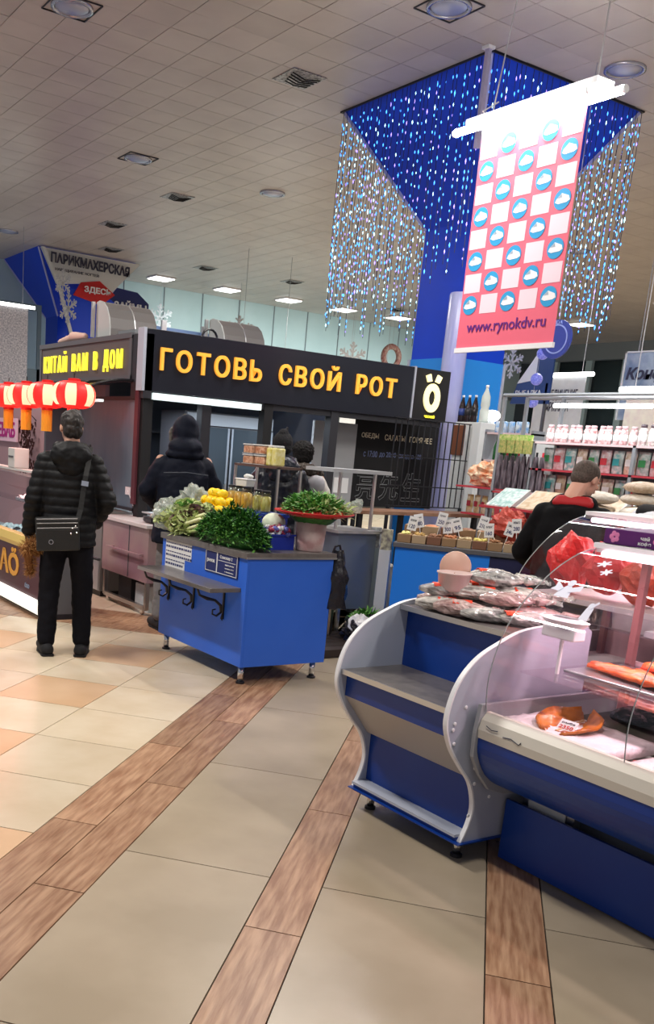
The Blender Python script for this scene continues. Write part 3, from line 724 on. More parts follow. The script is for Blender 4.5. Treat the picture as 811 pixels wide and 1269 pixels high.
# lemons on a tray
lemm = mat('lemon_skin', (.95,.62,.01), .38, bump=.08, nscale=60)
t = thing('fruit_box', 'low wooden box holding the lemons behind the dill', 'box', (3.87,6.50,TZ)); build('carcass', MB().box(-.10,.10,-.20,.20,0,.16), mat('box_brown',(.20,.13,.08),.7), t); build('lid_board', MB().box(-.105,.105,-.205,.205,.16,.172), worktop, t)
def lemon_proto(loc):
    t = thing('lemon', 'yellow lemon', 'fruit', loc, 0, 'lemons piled on the cart')
    mb = MB(); n_ = 14; prof = [(.004,-.050),(.010,-.046),(.026,-.036),(.036,-.018),(.039,0),(.036,.018),(.026,.036),(.010,.046),(.005,.052)]
    mb.lathe(prof, n_); build('fruit', mb, lemm, t, True); build('stem_end', MB().lathe([(.005,.050),(.004,.054)],6), leafm[1], t); return t
lem = None; spots = []
for lay, (nx, ny) in enumerate(((3,5),(2,4),(1,3))):
    for i in range(nx):
        for j in range(ny): spots.append(((3.795+.037*lay+i*.075, 6.34+.04*lay+j*.080, TZ+.172+.039+lay*.060), 'yellow lemon in the %s layer of the heap, %s row, %s from the right' % (('bottom','middle','top')[lay], (('front','middle','back'),('front','back'),('only',))[lay][i], ('first','second','third','fourth','fifth')[j])))
for p, l_ in spots:
    if lem is None: lem = family(lemon_proto(p)); lem.rotation_euler = (1.4,.2,.3); lem['label'] = l_
    else: dup(lem, p, rot=(1.57+rnd.uniform(-.5,.5), rnd.uniform(-.4,.4), rnd.uniform(0,6)), label=l_)
# crates
def crate(loc, sx, sy, sz, label, m=mat('crate_blue',(.01,.03,.33),.4)):
    t = thing('plastic_crate', label, 'crate', loc); w_ = .008
    build('base', MB().box(-sx/2,sx/2,-sy/2,sy/2,0,.01), m, t)
    for nm_, b_ in (('side_wall',(-sx/2,-sx/2+w_,-sy/2,sy/2)),('side_wall',(sx/2-w_,sx/2,-sy/2,sy/2)),('end_wall',(-sx/2+w_,sx/2-w_,-sy/2,-sy/2+w_)),('end_wall',(-sx/2+w_,sx/2-w_,sy/2-w_,sy/2))):
        build(nm_, MB().box(*b_,.01,sz), m, t)
    rim = MB(); 
    rim.box(-sx/2-.01,sx/2+.01,-sy/2-.01,-sy/2+w_,sz,sz+.012).box(-sx/2-.01,sx/2+.01,sy/2-w_,sy/2+.01,sz,sz+.012).box(-sx/2-.01,-sx/2+w_,-sy/2+w_,sy/2-w_,sz,sz+.012).box(sx/2-w_,sx/2+.01,-sy/2+w_,sy/2-w_,sz,sz+.012)
    build('rim', rim, m, t); return t
crate((4.10,6.33,TZ), .22,.68,.20, 'deep blue plastic crate under the pickle jars')
crate((3.90,5.72,TZ), .20,.27,.10, 'low blue crate in front holding cabbage and garlic')
tag(build('crate_lid', MB().box(3.98,4.22,5.98,6.69,TZ+.214,TZ+.222), blue_d), 'flat blue lid board under the row of pickle jars', 'lid')
tag(build('white_cabbage', MB().ell((0,0,0),(.085,.095,.075),18,12), mat('cabbage',(.62,.70,.52),.5,n1=(.75,.80,.66),nscale=12,bump=.4), smooth=True), 'white cabbage on the low blue crate', 'vegetable').location = (3.94,5.78,TZ+.175)
t = thing('garlic_net', 'pile of small white and purple garlic and onions in film beside the cabbage', 'vegetables', (3.84,5.64,TZ+.10)); w1, w2, w3 = MB(), MB(), MB()
for _ in range(120):
    x, y = rnd.uniform(-.03,.13), rnd.uniform(-.07,.07); (w1,w2,w3)[rnd.choice((0,0,1,2,2)) if x < .06 else rnd.choice((1,2,2))].ell((x,y,.01+rnd.random()*.05), rnd.uniform(.011,.02), 7, 5)
for nm_, b_, c_ in (('white_bulbs',w1,(.7,.7,.72)),('blue_film',w2,(.12,.13,.45)),('purple_bulbs',w3,(.30,.03,.08))): tag(build(nm_, b_, mat('veg_'+nm_,c_,.35), t, True), kind='stuff')
# jars of pickles
glassm = glass('jar_glass',(.93,.97,.9),.25)
def jar_proto(name, loc, label, r, h, cont, lidm, cat='jar', group=None, rz=0):
    t = thing(name, label, cat, loc, 0, group)
    prof = [(r*.9,0),(r,.01),(r,h*.74),(r*.86,h*.84),(r*.74,h*.88),(r*.74,h*.93)]
    build('glass_body', MB().lathe(prof,18), glassm, t, True)
    c_ = build('contents', MB().lathe([(r*.86,.008),(r*.93,.015),(r*.93,h*.70),(r*.5,h*.76)],14), cont, t, True)
    build('lid', MB().lathe([(r*.80,h*.92),(r*.82,h*.93),(r*.82,h),(r*.78,h+.004)],18), lidm, t, True)
    return t
pk = [mat('pickle_amber',(.48,.22,.02),.3,n1=(.72,.45,.10),nscale=38,nstretch=(1,1,.4)), mat('pickle_green',(.30,.22,.03),.3,n1=(.55,.48,.16),nscale=40,nstretch=(1,1,.4))]
JZ = TZ+.222
ja = family(jar_proto('pickle_jar',(4.07,6.60,JZ),'leftmost glass jar of amber pickles on the blue lid',.047,.175,pk[0],black))
for k, (y, l_) in enumerate(((6.49,'second pickle jar from the left on the blue lid'),(6.38,'middle pickle jar in the row on the blue lid'),)): dup(ja,(4.07,y,JZ),.5*k+1,l_)
jb = family(jar_proto('pickle_jar',(4.07,6.22,JZ),'fourth pickle jar from the left, greenish mushrooms inside',.042,.165,pk[1],black))
dup(jb,(4.07,6.10,JZ),1,'rightmost pickle jar, narrow and greenish')
t = thing('plastic_tub','white lidded plastic tub standing on the pickle jars','tub',(4.07,6.42,JZ+.180)); build('tub', MB().prism([(-.075,0),(.075,0),(.085,.05),(-.085,.05)],(-.04,0,0),(0,-1,0),(0,0,1),-.08), offwhite, t, bevel=.004); build('lid', MB().box(-.045,.045,-.09,.09,.05,.06), white, t, bevel=.004)
crinkle_bag('white_wrapped_bundle','small crumpled white bundle on the tub lid','bundle',(4.07,6.38,JZ+.241),(.035,.045,.018),offwhite,9,(14,9),.006)
# red tray with salad on a bucket
t = thing('plastic_bucket','cloudy pinkish plastic bucket carrying the red tray','bucket',(4.12,5.555,TZ)); build('body', MB().lathe([(.095,0),(.10,.01),(.118,.235),(.112,.235),(.095,.015)],20), mat('pink_clear',(.42,.25,.25),.3,n1=(.55,.45,.42),nscale=10), t, True); build('rim', MB().lathe([(.118,.228),(.124,.23),(.124,.244),(.112,.244)],20), redm, t, True)
t = thing('round_red_tray','round red plastic tray piled with salad greens at the right end of the cart','tray',(4.14,5.56,TZ+.246)); build('dish', MB().lathe([(.17,0),(.23,.012),(.29,.03),(.295,.04),(.285,.04),(.22,.022),(.10,.012)],28), redm, t, True)
mb = MB(); 
for k in range(70): a = rnd.uniform(0,2*pi); mb.ell((.22*cos(a),.22*sin(a),.04), .012,6,4)
tag(build('red_berries', mb, mat('berry_red',(.6,.03,.02),.4), t, True), kind='stuff')
t = thing('salad_greens','heap of fresh green salad leaves on the red tray','vegetables',(4.14,5.56,TZ+.262)); mb, mb2 = MB(), MB()
foliage(mb,(0,0,.0),(.23,.21,.16),1500,.035,.06); foliage(mb2,(0.02,-.03,.0),(.24,.2,.13),700,.02,.07)
tag(build('leaves', mb, leafm[1], t), kind='stuff'); tag(build('pale_leaves', mb2, leafm[2], t), kind='stuff'); build('core', MB().ell((0,0,.02),(.19,.18,.11),14,8), leafm[0], t, True)
crinkle_bag('plastic_bag','clear knotted plastic bag beside the salad on the red tray rim','bag',(4.43,5.45,TZ+.29),(.05,.06,.05),baggy,11,(16,10),.02)
# hanging black bags
bb = mat('black_film', (.012,.012,.018), .22, bump=.6, nscale=22)
t = thing('black_carrier_bags','shiny black carrier bags hanging from the right end of the cart','bag',(4.31,5.45,.92))
rows = []
for i in range(10):
    z = .04-.42*i/9; w_ = .035+.05*min(1,i/4); rows.append([(w_*cos(2*pi*j/14)*(1+.2*sin(j*3+i)), w_*1.1*sin(2*pi*j/14)*(1+.15*sin(j*2.3+i*1.3)), z+.01*sin(j*2)) for j in range(15)])
build('film', MB().sheet(rows), bb, t, True)
build('handle_loop', MB().tube([(-.05,0,.02),(-.03,0,.07),(.01,.0,.08),(.03,0,.02)],.008,6), bb, t)
# ------------------------------------------------------------- stepped display stand with wavy side panels
ds = thing('stepped_display_stand','stepped blue and grey display stand with wavy side panels, bagged fish on top','display stand',(2.9,2.9,0)); o = (2.9,2.9,0)
def smoothpoly(pts, n=5):
    out = []
    P = [Vector(p) for p in pts]
    for i in range(len(P)-1):
        p0, p1, p2, p3 = P[max(i-1,0)], P[i], P[i+1], P[min(i+2,len(P)-1)]
        for k in range(n):
            t_ = k/n; out.append(.5*((2*p1)+(p2-p0)*t_+(2*p0-5*p1+4*p2-p3)*t_*t_+(3*p1-p0-3*p2+p3)*t_**3))
    out.append(P[-1]); return out
prof = smoothpoly([(2.82,.10),(2.855,.18),(2.865,.26),(2.83,.36),(2.76,.44),(2.69,.53),(2.65,.63),(2.66,.73),(2.70,.82),(2.78,.90),(2.89,.955),(3.02,1.00),(3.2,1.015),(3.42,1.0)])
poly = [(p[0],p[1]) for p in prof]+[(3.45,.98),(3.45,.10)]
for y in (2.55,3.26):
    sp = build('side_panel', MB().prism(poly, (0,y+.02,0), (1,0,0),(0,0,1), .02), lgrey, ds, off=o)
    rim = []
    for i in range(len(prof)-1):
        a_, b_ = prof[i], prof[i+1]
    vs = []; fs = []
    for i, p in enumerate(prof): vs += [(p[0]-.003,y-.001,p[1]),(p[0]-.003,y+.021,p[1]),(p[0]+.006,y-.001,p[1]+.001),(p[0]+.006,y+.021,p[1]+.001)]
    for i in range(len(prof)-1):
        b = i*4; fs += [(b,b+4,b+5,b+1),(b,b+2,b+6,b+4),(b+1,b+5,b+7,b+3),(b+2,b+3,b+7,b+6)]
    build('edge_trim', MB().add(vs,fs), white, sp, off=o)
    if y < 3:
        for x, z in ((2.74,.70),(2.69,.635),(2.685,.61),(2.70,.55),(2.84,.43),(2.85,.36),(2.95,.29),(2.84,.22)):
            build('screw_cap', MB().lathe([(.008,0),(.008,.003),(.005,.005)],10,(0,0,0), Matrix.Translation((x,y-.001,z))@Matrix.Rotation(pi/2,4,'X')), white, sp, off=o)
Y0, Y1 = 2.571, 3.259
build('step_shelf', MB().box(2.672,3.03,Y0,Y1,.672,.692), worktop, ds, off=o); build('step_edge', MB().box(2.664,2.672,Y0,Y1,.670,.694), steel, ds, off=o)
build('step_fascia', MB().box(2.70,2.715,Y0,Y1,.565,.67), blue_d, ds, off=o)
build('sloping_panel', MB().add([(2.70,Y0,.565),(2.70,Y1,.565),(2.86,Y1,.37),(2.86,Y0,.37),(2.712,Y0,.572),(2.712,Y1,.572),(2.872,Y1,.377),(2.872,Y0,.377)],[(0,1,2,3),(7,6,5,4),(0,4,5,1),(1,5,6,2),(2,6,7,3),(3,7,4,0)]), mat('beige_panel',(.40,.37,.34),.4), ds, off=o)
build('lower_panel', MB().box(2.885,2.90,Y0,Y1,.13,.385), blue_d, ds, off=o)
build('upper_panel', MB().box(3.03,3.045,Y0,Y1,.692,.965), blue_d, ds, off=o)
build('toe_ledge', MB().box(2.80,2.90,Y0,Y1,.118,.13), lgrey, ds, off=o); build('base_board', MB().box(2.79,3.45,2.535,3.275,.095,.10), blue_d, ds, off=o); build('plinth', MB().box(2.81,3.43,Y0,Y1,.10,.118), blue_d, ds, off=o)
build('back_panel', MB().box(3.43,3.445,Y0,Y1,.13,.96), blue_d, ds, off=o)
build('top_shelf', MB().box(2.985,3.47,Y0,Y1,.965,.985), worktop, ds, off=o); build('top_edge', MB().box(2.977,2.985,Y0,Y1,.963,.987), steel, ds, off=o)
for x, y in ((2.88,2.62),(2.88,3.20),(3.38,2.62),(3.38,3.20)):
    l_ = build('leg', MB().lathe([(.018,.012),(.018,.096)],14,(x,y,0)), chrome, ds, True, off=o); build('foot', MB().lathe([(.026,0),(.026,.012),(.02,.015)],14,(x,y,0)), black, l_, off=o)
# packs of fish in film
fishm = [mat('fish_silver',(.24,.23,.21),.18,n1=(.72,.68,.62),nscale=30,nstretch=(.5,1.6,1),bump=.5,coat=.6), mat('fish_rosy',(.26,.15,.14),.18,n1=(.66,.50,.46),nscale=26,nstretch=(.5,1.6,1),bump=.5,coat=.6), mat('fish_grey',(.16,.16,.155),.18,n1=(.58,.56,.52),nscale=32,nstretch=(.5,1.6,1),bump=.5,coat=.6)]
redl = mat('label_red',(.85,.06,.02),.4)
def fishpack(loc, rz, L_, w_, h_, m, label, seed, lab=True):
    t = thing('bagged_fish', label, 'fish', loc, rz, 'bagged fish on the display stand')
    mb = MB(); n_ = 22; secs = 26; vs = []; fs = []
    for i in range(secs):
        u = i/(secs-1); env = (sin(pi*min(1,u*1.25+.05))**.6 if u < .76 else max(.16,.62-(u-.76)*1.6)) ; env = max(env,.12)
        for k in range(n_):
            a = 2*pi*k/n_; q = 1+.16*noise.noise(Vector((u*6,cos(a)*2,seed+sin(a)*2)))+.13*noise.noise(Vector((u*26,cos(a)*5,seed+sin(a)*5)))+.05*sin(k*5+u*9)
            vs.append(((u-.5)*L_, w_/2*env*cos(a)*q, max(.001,h_/2+h_/2*env*sin(a)*q)))
    for i in range(secs-1):
        for k in range(n_): fs.append((i*n_+k,i*n_+(k+1)%n_,(i+1)*n_+(k+1)%n_,(i+1)*n_+k))
    fs += [tuple(range(n_)), tuple(range((secs-1)*n_,secs*n_))[::-1]]
    build('fish', mb.add(vs,fs), m, t, False)
    mb = MB(); 
    rows = [[(L_*.36+.07*i/4, (j-2)*.016*(1+.35*i/4)+.004*sin(i*2+j), h_*.5+.012*sin(j*2+i*1.7+seed)) for j in range(5)] for i in range(5)]
    build('film_end', mb.sheet(rows), baggy, t, True)
    if lab:
        x = rnd.uniform(-.12,-.02)*1; rows = [[(x+(.028*i-.04), (j-1.5)*.024+.004*i, h_*1.02+.004-.012*abs(j-1.5)) for j in range(4)] for i in range(4)]
        build('red_label', MB().sheet(rows), redl, t, True, solid=.002)
    return t
FT = .987
fish = []
k = 0
rows_ = [ # x, y, z, rz, L, w, h
 (3.08,3.02,0,-.62,.34,.085,.055),(3.07,2.90,0,-.7,.33,.09,.06),(3.12,2.76,0,-.75,.36,.08,.05),(3.22,2.66,0,-.6,.32,.08,.05),
 (3.18,3.12,0,-.5,.34,.085,.06),(3.30,3.06,0,-.6,.34,.09,.06),(3.32,2.90,0,-.55,.34,.09,.06),(3.36,2.74,0,-.6,.32,.085,.055),
 (3.12,3.05,.058,-.55,.34,.08,.05),(3.20,2.93,.06,-.75,.34,.08,.05),(3.24,2.80,.055,-.6,.33,.08,.05),(3.33,3.0,.06,-.5,.33,.085,.055),
 (3.38,2.84,.06,-.65,.32,.08,.055),(3.36,3.10,.06,-.4,.3,.08,.05),(3.30,2.93,.115,-.6,.33,.085,.055),(3.37,3.03,.118,-.5,.30,.08,.05)]
fl_ = ['silvery bagged fish lying at the front left corner of the stand top','bagged fish with a red label beside the front left one','bagged fish along the front edge of the stand top','bagged fish at the front right of the stand top',
       'bagged fish at the far left of the pile','bagged fish in the pile behind the pink tub','rosy bagged fish at the bottom middle of the pile','bagged fish at the back right of the pile',
       'upper bagged fish beside the pink tub with a red label','upper bagged fish lying over the front two','upper bagged fish lying over the front right ones','upper bagged fish behind the pink tub',
       'upper bagged fish at the back right touching the glass','upper bagged fish at the back left','topmost bagged fish in the middle of the pile','topmost bagged fish at the back of the pile']
for k, (x,y,z,rz,L_,w_,h_) in enumerate(rows_): fishpack((x,y,FT+z*1.12), rz+rnd.uniform(-.1,.1), L_*1.02, w_*1.22, h_*1.25, fishm[k%3], fl_[k], k*1.7, k % 4 != 2)
t = thing('pink_tub','pale pink plastic tub with an upright round lid standing among the bagged fish','tub',(3.10,3.06,FT+.095)); tubm = mat('pale_pink_plastic',(.66,.50,.47),.35)
build('tub', MB().lathe([(.058,0),(.066,.01),(.074,.075),(.080,.078),(.080,.084),(.070,.084),(.062,.012)],24), tubm, t, True)
build('lid', MB().lathe([(.068,-.004),(.072,0),(.068,.005)],24,(0,0,0),Matrix.Translation((.055,.055,.10))@Matrix.Rotation(radians(-42),4,'Z')@Matrix.Rotation(radians(0),4,'Z')@Matrix.Rotation(radians(0),4,'Z')@Matrix.Rotation(pi/2-.15,4,'X')), mat('lid_tan',(.62,.38,.29),.4), t, True)

# ------------------------------------------------------------- the curved glass fish showcase
def showcase(X, Y0, Y1, ZO, label, depth, joints=(), front=True, panes=True, zmax=None):
    t = thing('glass_showcase', label, 'showcase', (X,(Y0+Y1)/2,0)); o = (X,(Y0+Y1)/2,0)
    gp = [(.0,.69),(-.012,.78),(-.008,.86),(.02,.97),(.07,1.07),(.14,1.15),(.24,1.235),(.34,1.295),(.44,1.335),(.52,1.35)]
    gp = [(X+p[0], p[1]+ZO) for p in smoothpoly(gp,3)]
    ys = [Y1]+list(joints)+[Y0]
    for a_, b_ in zip(ys[:-1], ys[1:]):
        gap = .0015
        rows = [[(p[0],y,p[1]) for p in gp] for y in (b_+gap, a_-gap)]
        build('curved_pane', MB().sheet(rows), clearp, t, True, off=o)
        vs = []; fs = []
        for i, p in enumerate(gp): vs += [(p[0],a_-gap-.0035,p[1]),(p[0],a_-gap,p[1])]
        for i in range(len(gp)-1): fs.append((2*i,2*i+1,2*i+3,2*i+2))
        build('pane_edge', MB().add(vs,fs), mat('glass_edge',(.30,.38,.36),.2), t, off=o, solid=.003)
    for y in (Y1+.001,):
        n_ = len(gp); pl = [(X+depth,1.35+ZO),(X+depth,.69+ZO)]
        vs = [(p[0],y,p[1]) for p in list(gp)+pl]; build('end_pane', MB().add(vs,[tuple(range(len(vs)))]), clearp, t, off=o)
    build('front_trim', MB().prism([(X-.022,.585+ZO),(X-.026,.62+ZO),(X-.014,.66+ZO),(X+.01,.69+ZO),(X+.03,.69+ZO),(X+.03,.585+ZO)], (0,Y1,0),(1,0,0),(0,0,1),Y1-Y0), cream_p, t, off=o)
    bel = [(X-.018,.585+ZO),(X-.012,.52+ZO),(X+.03,.44+ZO),(X+.09,.385+ZO),(X+.17,.350+ZO),(X+.30,.345+ZO)]
    bl = smoothpoly(bel,3); pl = [(p[0],p[1]) for p in bl]+[(X+.30,.585+ZO)]
    build('curved_belly', MB().prism(pl[::-1], (0,Y1,0),(1,0,0),(0,0,1),-(Y1-Y0)) if False else MB().prism(pl, (0,Y1,0),(1,0,0),(0,0,1),(Y1-Y0)), blue_d, t, off=o)
    epr = [(X-.034,.60+ZO),(X-.03,.50+ZO),(X+.02,.42+ZO),(X+.09,.345+ZO),(X+.18,.315+ZO),(X+.34,.30+ZO),(X+depth,.30+ZO),(X+depth,.72+ZO),(X-.02,.72+ZO)]
    build('end_panel', MB().prism(epr, (0,Y1+.022,0),(1,0,0),(0,0,1),.02), grey, t, off=o, bevel=.002)
    build('deck', MB().box(X+.03,X+depth,Y0,Y1,.585+ZO,.60+ZO), offwhite, t, off=o)
    build('back_wall', MB().box(X+depth-.02,X+depth,Y0,Y1,.60+ZO,.86+ZO), mat('case_pink',(.50,.34,.36),.5), t, off=o)
    build('cabinet', MB().box(X+.42,X+depth,Y0,Y1,.05,.345+ZO), grey, t, off=o)
    build('plinth', MB().box(X+.24,X+.255,Y0,Y1+.03,.008,.275), blue_d, t, off=o)
    [build('support_foot', MB().box(X+.29,X+.33,Y1-q,Y1-q+.035,.0,.30), steel, t, off=o) for q in (.05,.28)]
    build('under_rail', MB().box(X+.285,X+.29,Y1-.24,Y1-.05,.22,.30), offwhite, t, off=o)
    build('canopy', MB().box(X+.50,X+depth+.05,Y0,Y1,1.352+ZO,1.372+ZO), white, t, off=o)
    build('shelf_support', MB().box(X+depth-.06,X+depth-.03,Y1-.06,Y1-.03,.6+ZO,1.352+ZO).box(X+depth-.06,X+depth-.03,Y1-.62,Y1-.59,.6+ZO,1.352+ZO), mat('brown_post',(.24,.10,.10),.4), t, off=o)
    build('glass_shelf', MB().box(X+.16,X+depth-.06,Y0,Y1-.01,.845+ZO,.853+ZO), clearp, t, off=o)
    build('shelf_lamp', MB().tube([(X+.5,Y0,1.33+ZO),(X+.5,Y1-.05,1.33+ZO)],.012,8), mat('case_tube',(1,.9,.93),.5,emit=(1,.72,.80),es=6), t, off=o)
    return t
vX = 2.80
sc1 = showcase(vX, 0.4, 2.50, 0, 'curved glass fish showcase with a cream sill and deep blue base', .86, (1.86,1.20))
sc2 = showcase(3.72, 1.2, 3.28, .08, 'second glass showcase behind the display stand, red packets inside', .8, ())
for x, y, z in ((3.3,2.2,1.30),(3.3,1.4,1.30)):
    area_light('showcase_light', (x,y,z), .08, .6, 7, (1,.70,.78))
area_light('showcase_light', (4.25,2.6,1.38), .08, .9, 5, (1,.72,.8))
# lettering left on the sill
build('sill_scribble', MB().tube([(vX-.027,2.46,.645),(vX-.027,2.43,.635),(vX-.027,2.40,.640)],.002,4).tube([(vX-.027,2.37,.625),(vX-.027,2.33,.630),(vX-.027,2.29,.618),(vX-.027,2.28,.630)],.002,4), ink, sc1, off=(vX,1.45,0))
# white tray of salt / paper with fish
DZ = .60
crk = mat('white_film_crinkled',(.80,.74,.75),.3,bump=.8,nscale=26,alpha=1)
def slabthing(name, label, cat, x0,x1,y0,y1,z0,h, m, amp=.006, seed=0):
    mb = MB(); rows = [[(x0+(x1-x0)*i/11, y0+(y1-y0)*j/15, z0+h+amp*noise.noise(Vector((i*.9,j*.9,seed)))) for j in range(16)] for i in range(12)]
    mb.sheet(rows); o_ = build(name, mb, m, None, True, solid=-h*.9); return tag(o_, label, cat)
slabthing('white_fish_board','white crinkled board carrying the kippered fish inside the showcase','board', 2.86,3.18,1.97,2.46,DZ,.04,crk)
slabthing('white_board','second white board with red packets at the right inside the showcase','board', 2.86,3.2,1.45,1.88,DZ,.04,crk,seed=4)
kip = mat('kipper_orange',(.22,.04,.006),.25,n1=(.62,.19,.02),nscale=12,bump=.3); kin = mat('kipper_dark',(.20,.035,.01),.3,n1=(.45,.12,.03),nscale=20)
def kipper(loc, rz, label, L_=.30, w_=.25):
    t = thing('smoked_fish', label, 'fish', loc, rz)
    for s in (-1,1):
        rows = []
        for i in range(11):
            u = i/10; e = w_/2*(sin(pi*(u*.86+.10))**.7)
            rows.append([((u-.5)*L_, s*e*(j/6), .010+.07*(j/6)**1.4*(.35+.65*u)+.006*sin(i*1.3+j*2)) for j in range(7)])
        build('fillet_half', MB().sheet(rows), kip, t, True, solid=.008)
    rows = [[((u_/8-.5)*L_*.8, (j-2)*.02, .024+.008*sin(u_+j)) for j in range(5)] for u_ in range(9)]
    build('belly_lining', MB().sheet(rows), kin, t, True, solid=.005)
    build('backbone', MB().tube([(-.40*L_,0,.03),(0,0,.028),(.42*L_,0,.03)],.005,6), mat('bone',(.65,.42,.22),.5), t)
    return t
kipper((3.03,2.27,DZ+.048), .25, 'split orange smoked fish with a price tag on the white board')
def price_tag(loc, rz, tilt, label, txt='240', w_=.09, h_=.06, bg=paper, fg=redm):
    t = thing('price_tag', label, 'price tag', loc, rz); t.rotation_euler = (0,tilt,rz)
    build('card', MB().box(-.001,.001,-w_/2,w_/2,0,h_), bg, t)
    build('lettering', text_mb(txt,.03,.001,(-.0022,0,h_*.14),(0,-1,0),(0,0,1),.0006,w_*.8,height=h_*.34), fg, t)
    build('lettering', text_mb('рыба' if fg is redm else 'кг',.03,.001,(-.0022,0,h_*.62),(0,-1,0),(0,0,1),.0004,w_*.75,height=h_*.2), ink, t); return t
price_tag((2.955,2.235,DZ+.075), .1, .8, 'white price tag with red figures on the split smoked fish','2350',.075,.05)
# salmon slabs on the glass shelf
salm = mat('salmon_orange',(.50,.045,.01),.3,n1=(.80,.16,.03),nscale=16,nstretch=(3,.6,1),bump=.4)
tag(build('steel_tray', MB().box(3.13,3.5,1.5,2.42,.854,.866), steel, bevel=.004), 'long steel tray under the orange salmon on the glass shelf', 'tray')
def side_of_salmon(loc, rz, L_, w_, h_, label):
    rows = [[((j/8-.5)*w_*(.35+.65*sin(pi*min(1,(i/14)*.8+.12))), (i/14-.5)*L_, h_*(1-((j/8-.5)*1.9)**2)*(.6+.4*sin(pi*i/14))+.010*noise.noise(Vector((i*.9,j*1.3,L_*9)))) for j in range(9)] for i in range(15)]
    o_ = build('salmon_side', MB().sheet(rows), salm, None, True, solid=-.006); o_.location = loc; o_.rotation_euler = (0,0,rz); return tag(o_, label, 'fish')
side_of_salmon((3.24,2.12,.872), -.12, .55,.10,.035, 'front orange side of salmon on the shelf, nearest the glass')
side_of_salmon((3.33,1.97,.875), .05, .50,.11,.04, 'orange side of salmon lying behind the front one')
side_of_salmon((3.30,1.95,.912), -.05, .46,.10,.035, 'uppermost orange side of salmon in the stack')
side_of_salmon((3.20,1.66,.872), .05, .45,.10,.035, 'orange side of salmon at the right beyond the pane joint')
pkm = mat('packet_pink',(.62,.13,.12),.3,n1=(.75,.30,.25),nscale=20)
for k, (x,y,rz,l_) in enumerate(((2.97,1.80,.5,'red fish packet with a yellow sticker at the right of the white board'),(3.03,1.66,-.4,'pinkish fish packet at the far right inside the showcase'))):
    t = thing('fish_packet', l_, 'packet', (x,y,DZ+.042), rz); mb = MB(); mb.sheet([[((i/8-.5)*.18,(j/8-.5)*.24,.018*(1-((i/8-.5)*2)**4)*(1-((j/8-.5)*2)**4)+.002*sin(i*3+j)) for j in range(9)] for i in range(9)])
    build('pack', mb, pkm, t, True, solid=-.004)
    if k == 0: build('yellow_sticker', MB().box(-.045,.02,-.03,.04,.020,.022), mat('sticker_yellow',(.85,.80,.12),.5), t)
    else: build('white_sticker', MB().box(-.06,.03,-.05,.05,.020,.022), paper, t)
# dark trays & wire basket behind
t = thing('wire_divider','white wire divider standing on the showcase deck left of the smoked fish','wire divider',(3.30,2.25,DZ)); 
for k in range(6): build('wire', MB().tube([(-.1,.2-.05*k,0),(-.1,.2-.05*k,.055)],.0018,5), white, t)
build('top_wire', MB().tube([(-.1,.21,.055),(-.1,-.06,.055)],.002,5), white, t)
tag(build('dark_tray', MB().box(3.24,3.6,1.5,2.44,DZ,DZ+.05), charcoal, bevel=.006), 'long dark tray at the back of the showcase floor', 'tray')
for k, (y,l_) in enumerate(((2.25,'dark wrapped fish in the back tray, left'),(2.02,'dark wrapped fish in the back tray, middle'),(1.8,'dark wrapped fish in the back tray, right'))):
    crinkle_bag('wrapped_fish', l_, 'fish', (3.42,y,DZ+.051), (.12,.09,.035), bb, 20+k, (20,12), .012)
# paper angels and snowflakes stuck on the glass
def on_glass(u):
    "point on the pane profile at fraction u"
    gp = [(.0,.69),(-.012,.78),(-.008,.86),(.02,.97),(.07,1.07),(.14,1.15),(.24,1.235),(.34,1.295),(.44,1.335)]
    f_ = u*(len(gp)-1); i = min(int(f_),len(gp)-2); t_ = f_-i; return Vector((vX+gp[i][0]+(gp[i+1][0]-gp[i][0])*t_, gp[i][1]+(gp[i+1][1]-gp[i][1])*t_))
def decal(name, label, cat, polys, u, y, s):
    p = on_glass(u); q = on_glass(min(1,u+.05)); tv = (q-p).normalized(); up = Vector((tv.x,0,tv.y)); rt = Vector((0,-1,0)); nn = rt.cross(up)
    t = thing(name, label, cat, (p.x,y,p.y))
    for k, pl in enumerate(polys): build('cut_out', MB().prism([(a*s,b*s) for a,b in pl], nn*(.003+.001*k), rt, up, .001), mat('paper_lilac',(.74,.74,.86),.6), t)
    return t
ang = [[(-.4,0),(.4,0),(.28,.5),(.12,.75),(-.12,.75),(-.28,.5)],[(cos(a*pi/8)*.2,sin(a*pi/8)*.2+.92) for a in range(16)],[(-.2,.55),(-.75,.95),(-.65,.55),(-.8,.35),(-.3,.3)],[(.2,.3),(.75,.5),(.7,.95),(.5,.75),(.2,.6)]]
decal('paper_angel','larger white paper angel cut-out stuck on the curved glass','decoration', ang, .66, 2.36, .085)
decal('paper_figure','smaller white paper figure stuck on the glass right of the angel','decoration', [[(-.3,0),(.3,0),(.22,.9),(-.22,.9)],[(cos(a*pi/8)*.2,sin(a*pi/8)*.22+1.02) for a in range(16)],[(.1,.85),(.4,1.3),(.3,1.4),(.0,1.0)]], .57, 2.20, .065)
flk = [[(cos(a*pi/12)*(.5 if a % 4 < 2 else .25), sin(a*pi/12)*(.5 if a % 4 < 2 else .25)) for a in range(24)]]
for k,(u,y,s,l_) in enumerate(((.90,2.33,.06,'left white paper snowflake near the top of the curved glass'),(.84,2.28,.05,'small white snowflake below the left one on the glass'),(.93,2.05,.08,'white paper snowflake at the top right on the glass'),(.87,2.02,.07,'white paper snowflake at the right on the glass by the pane'))): decal('paper_snowflake', l_, 'decoration', flk, u, y, s)
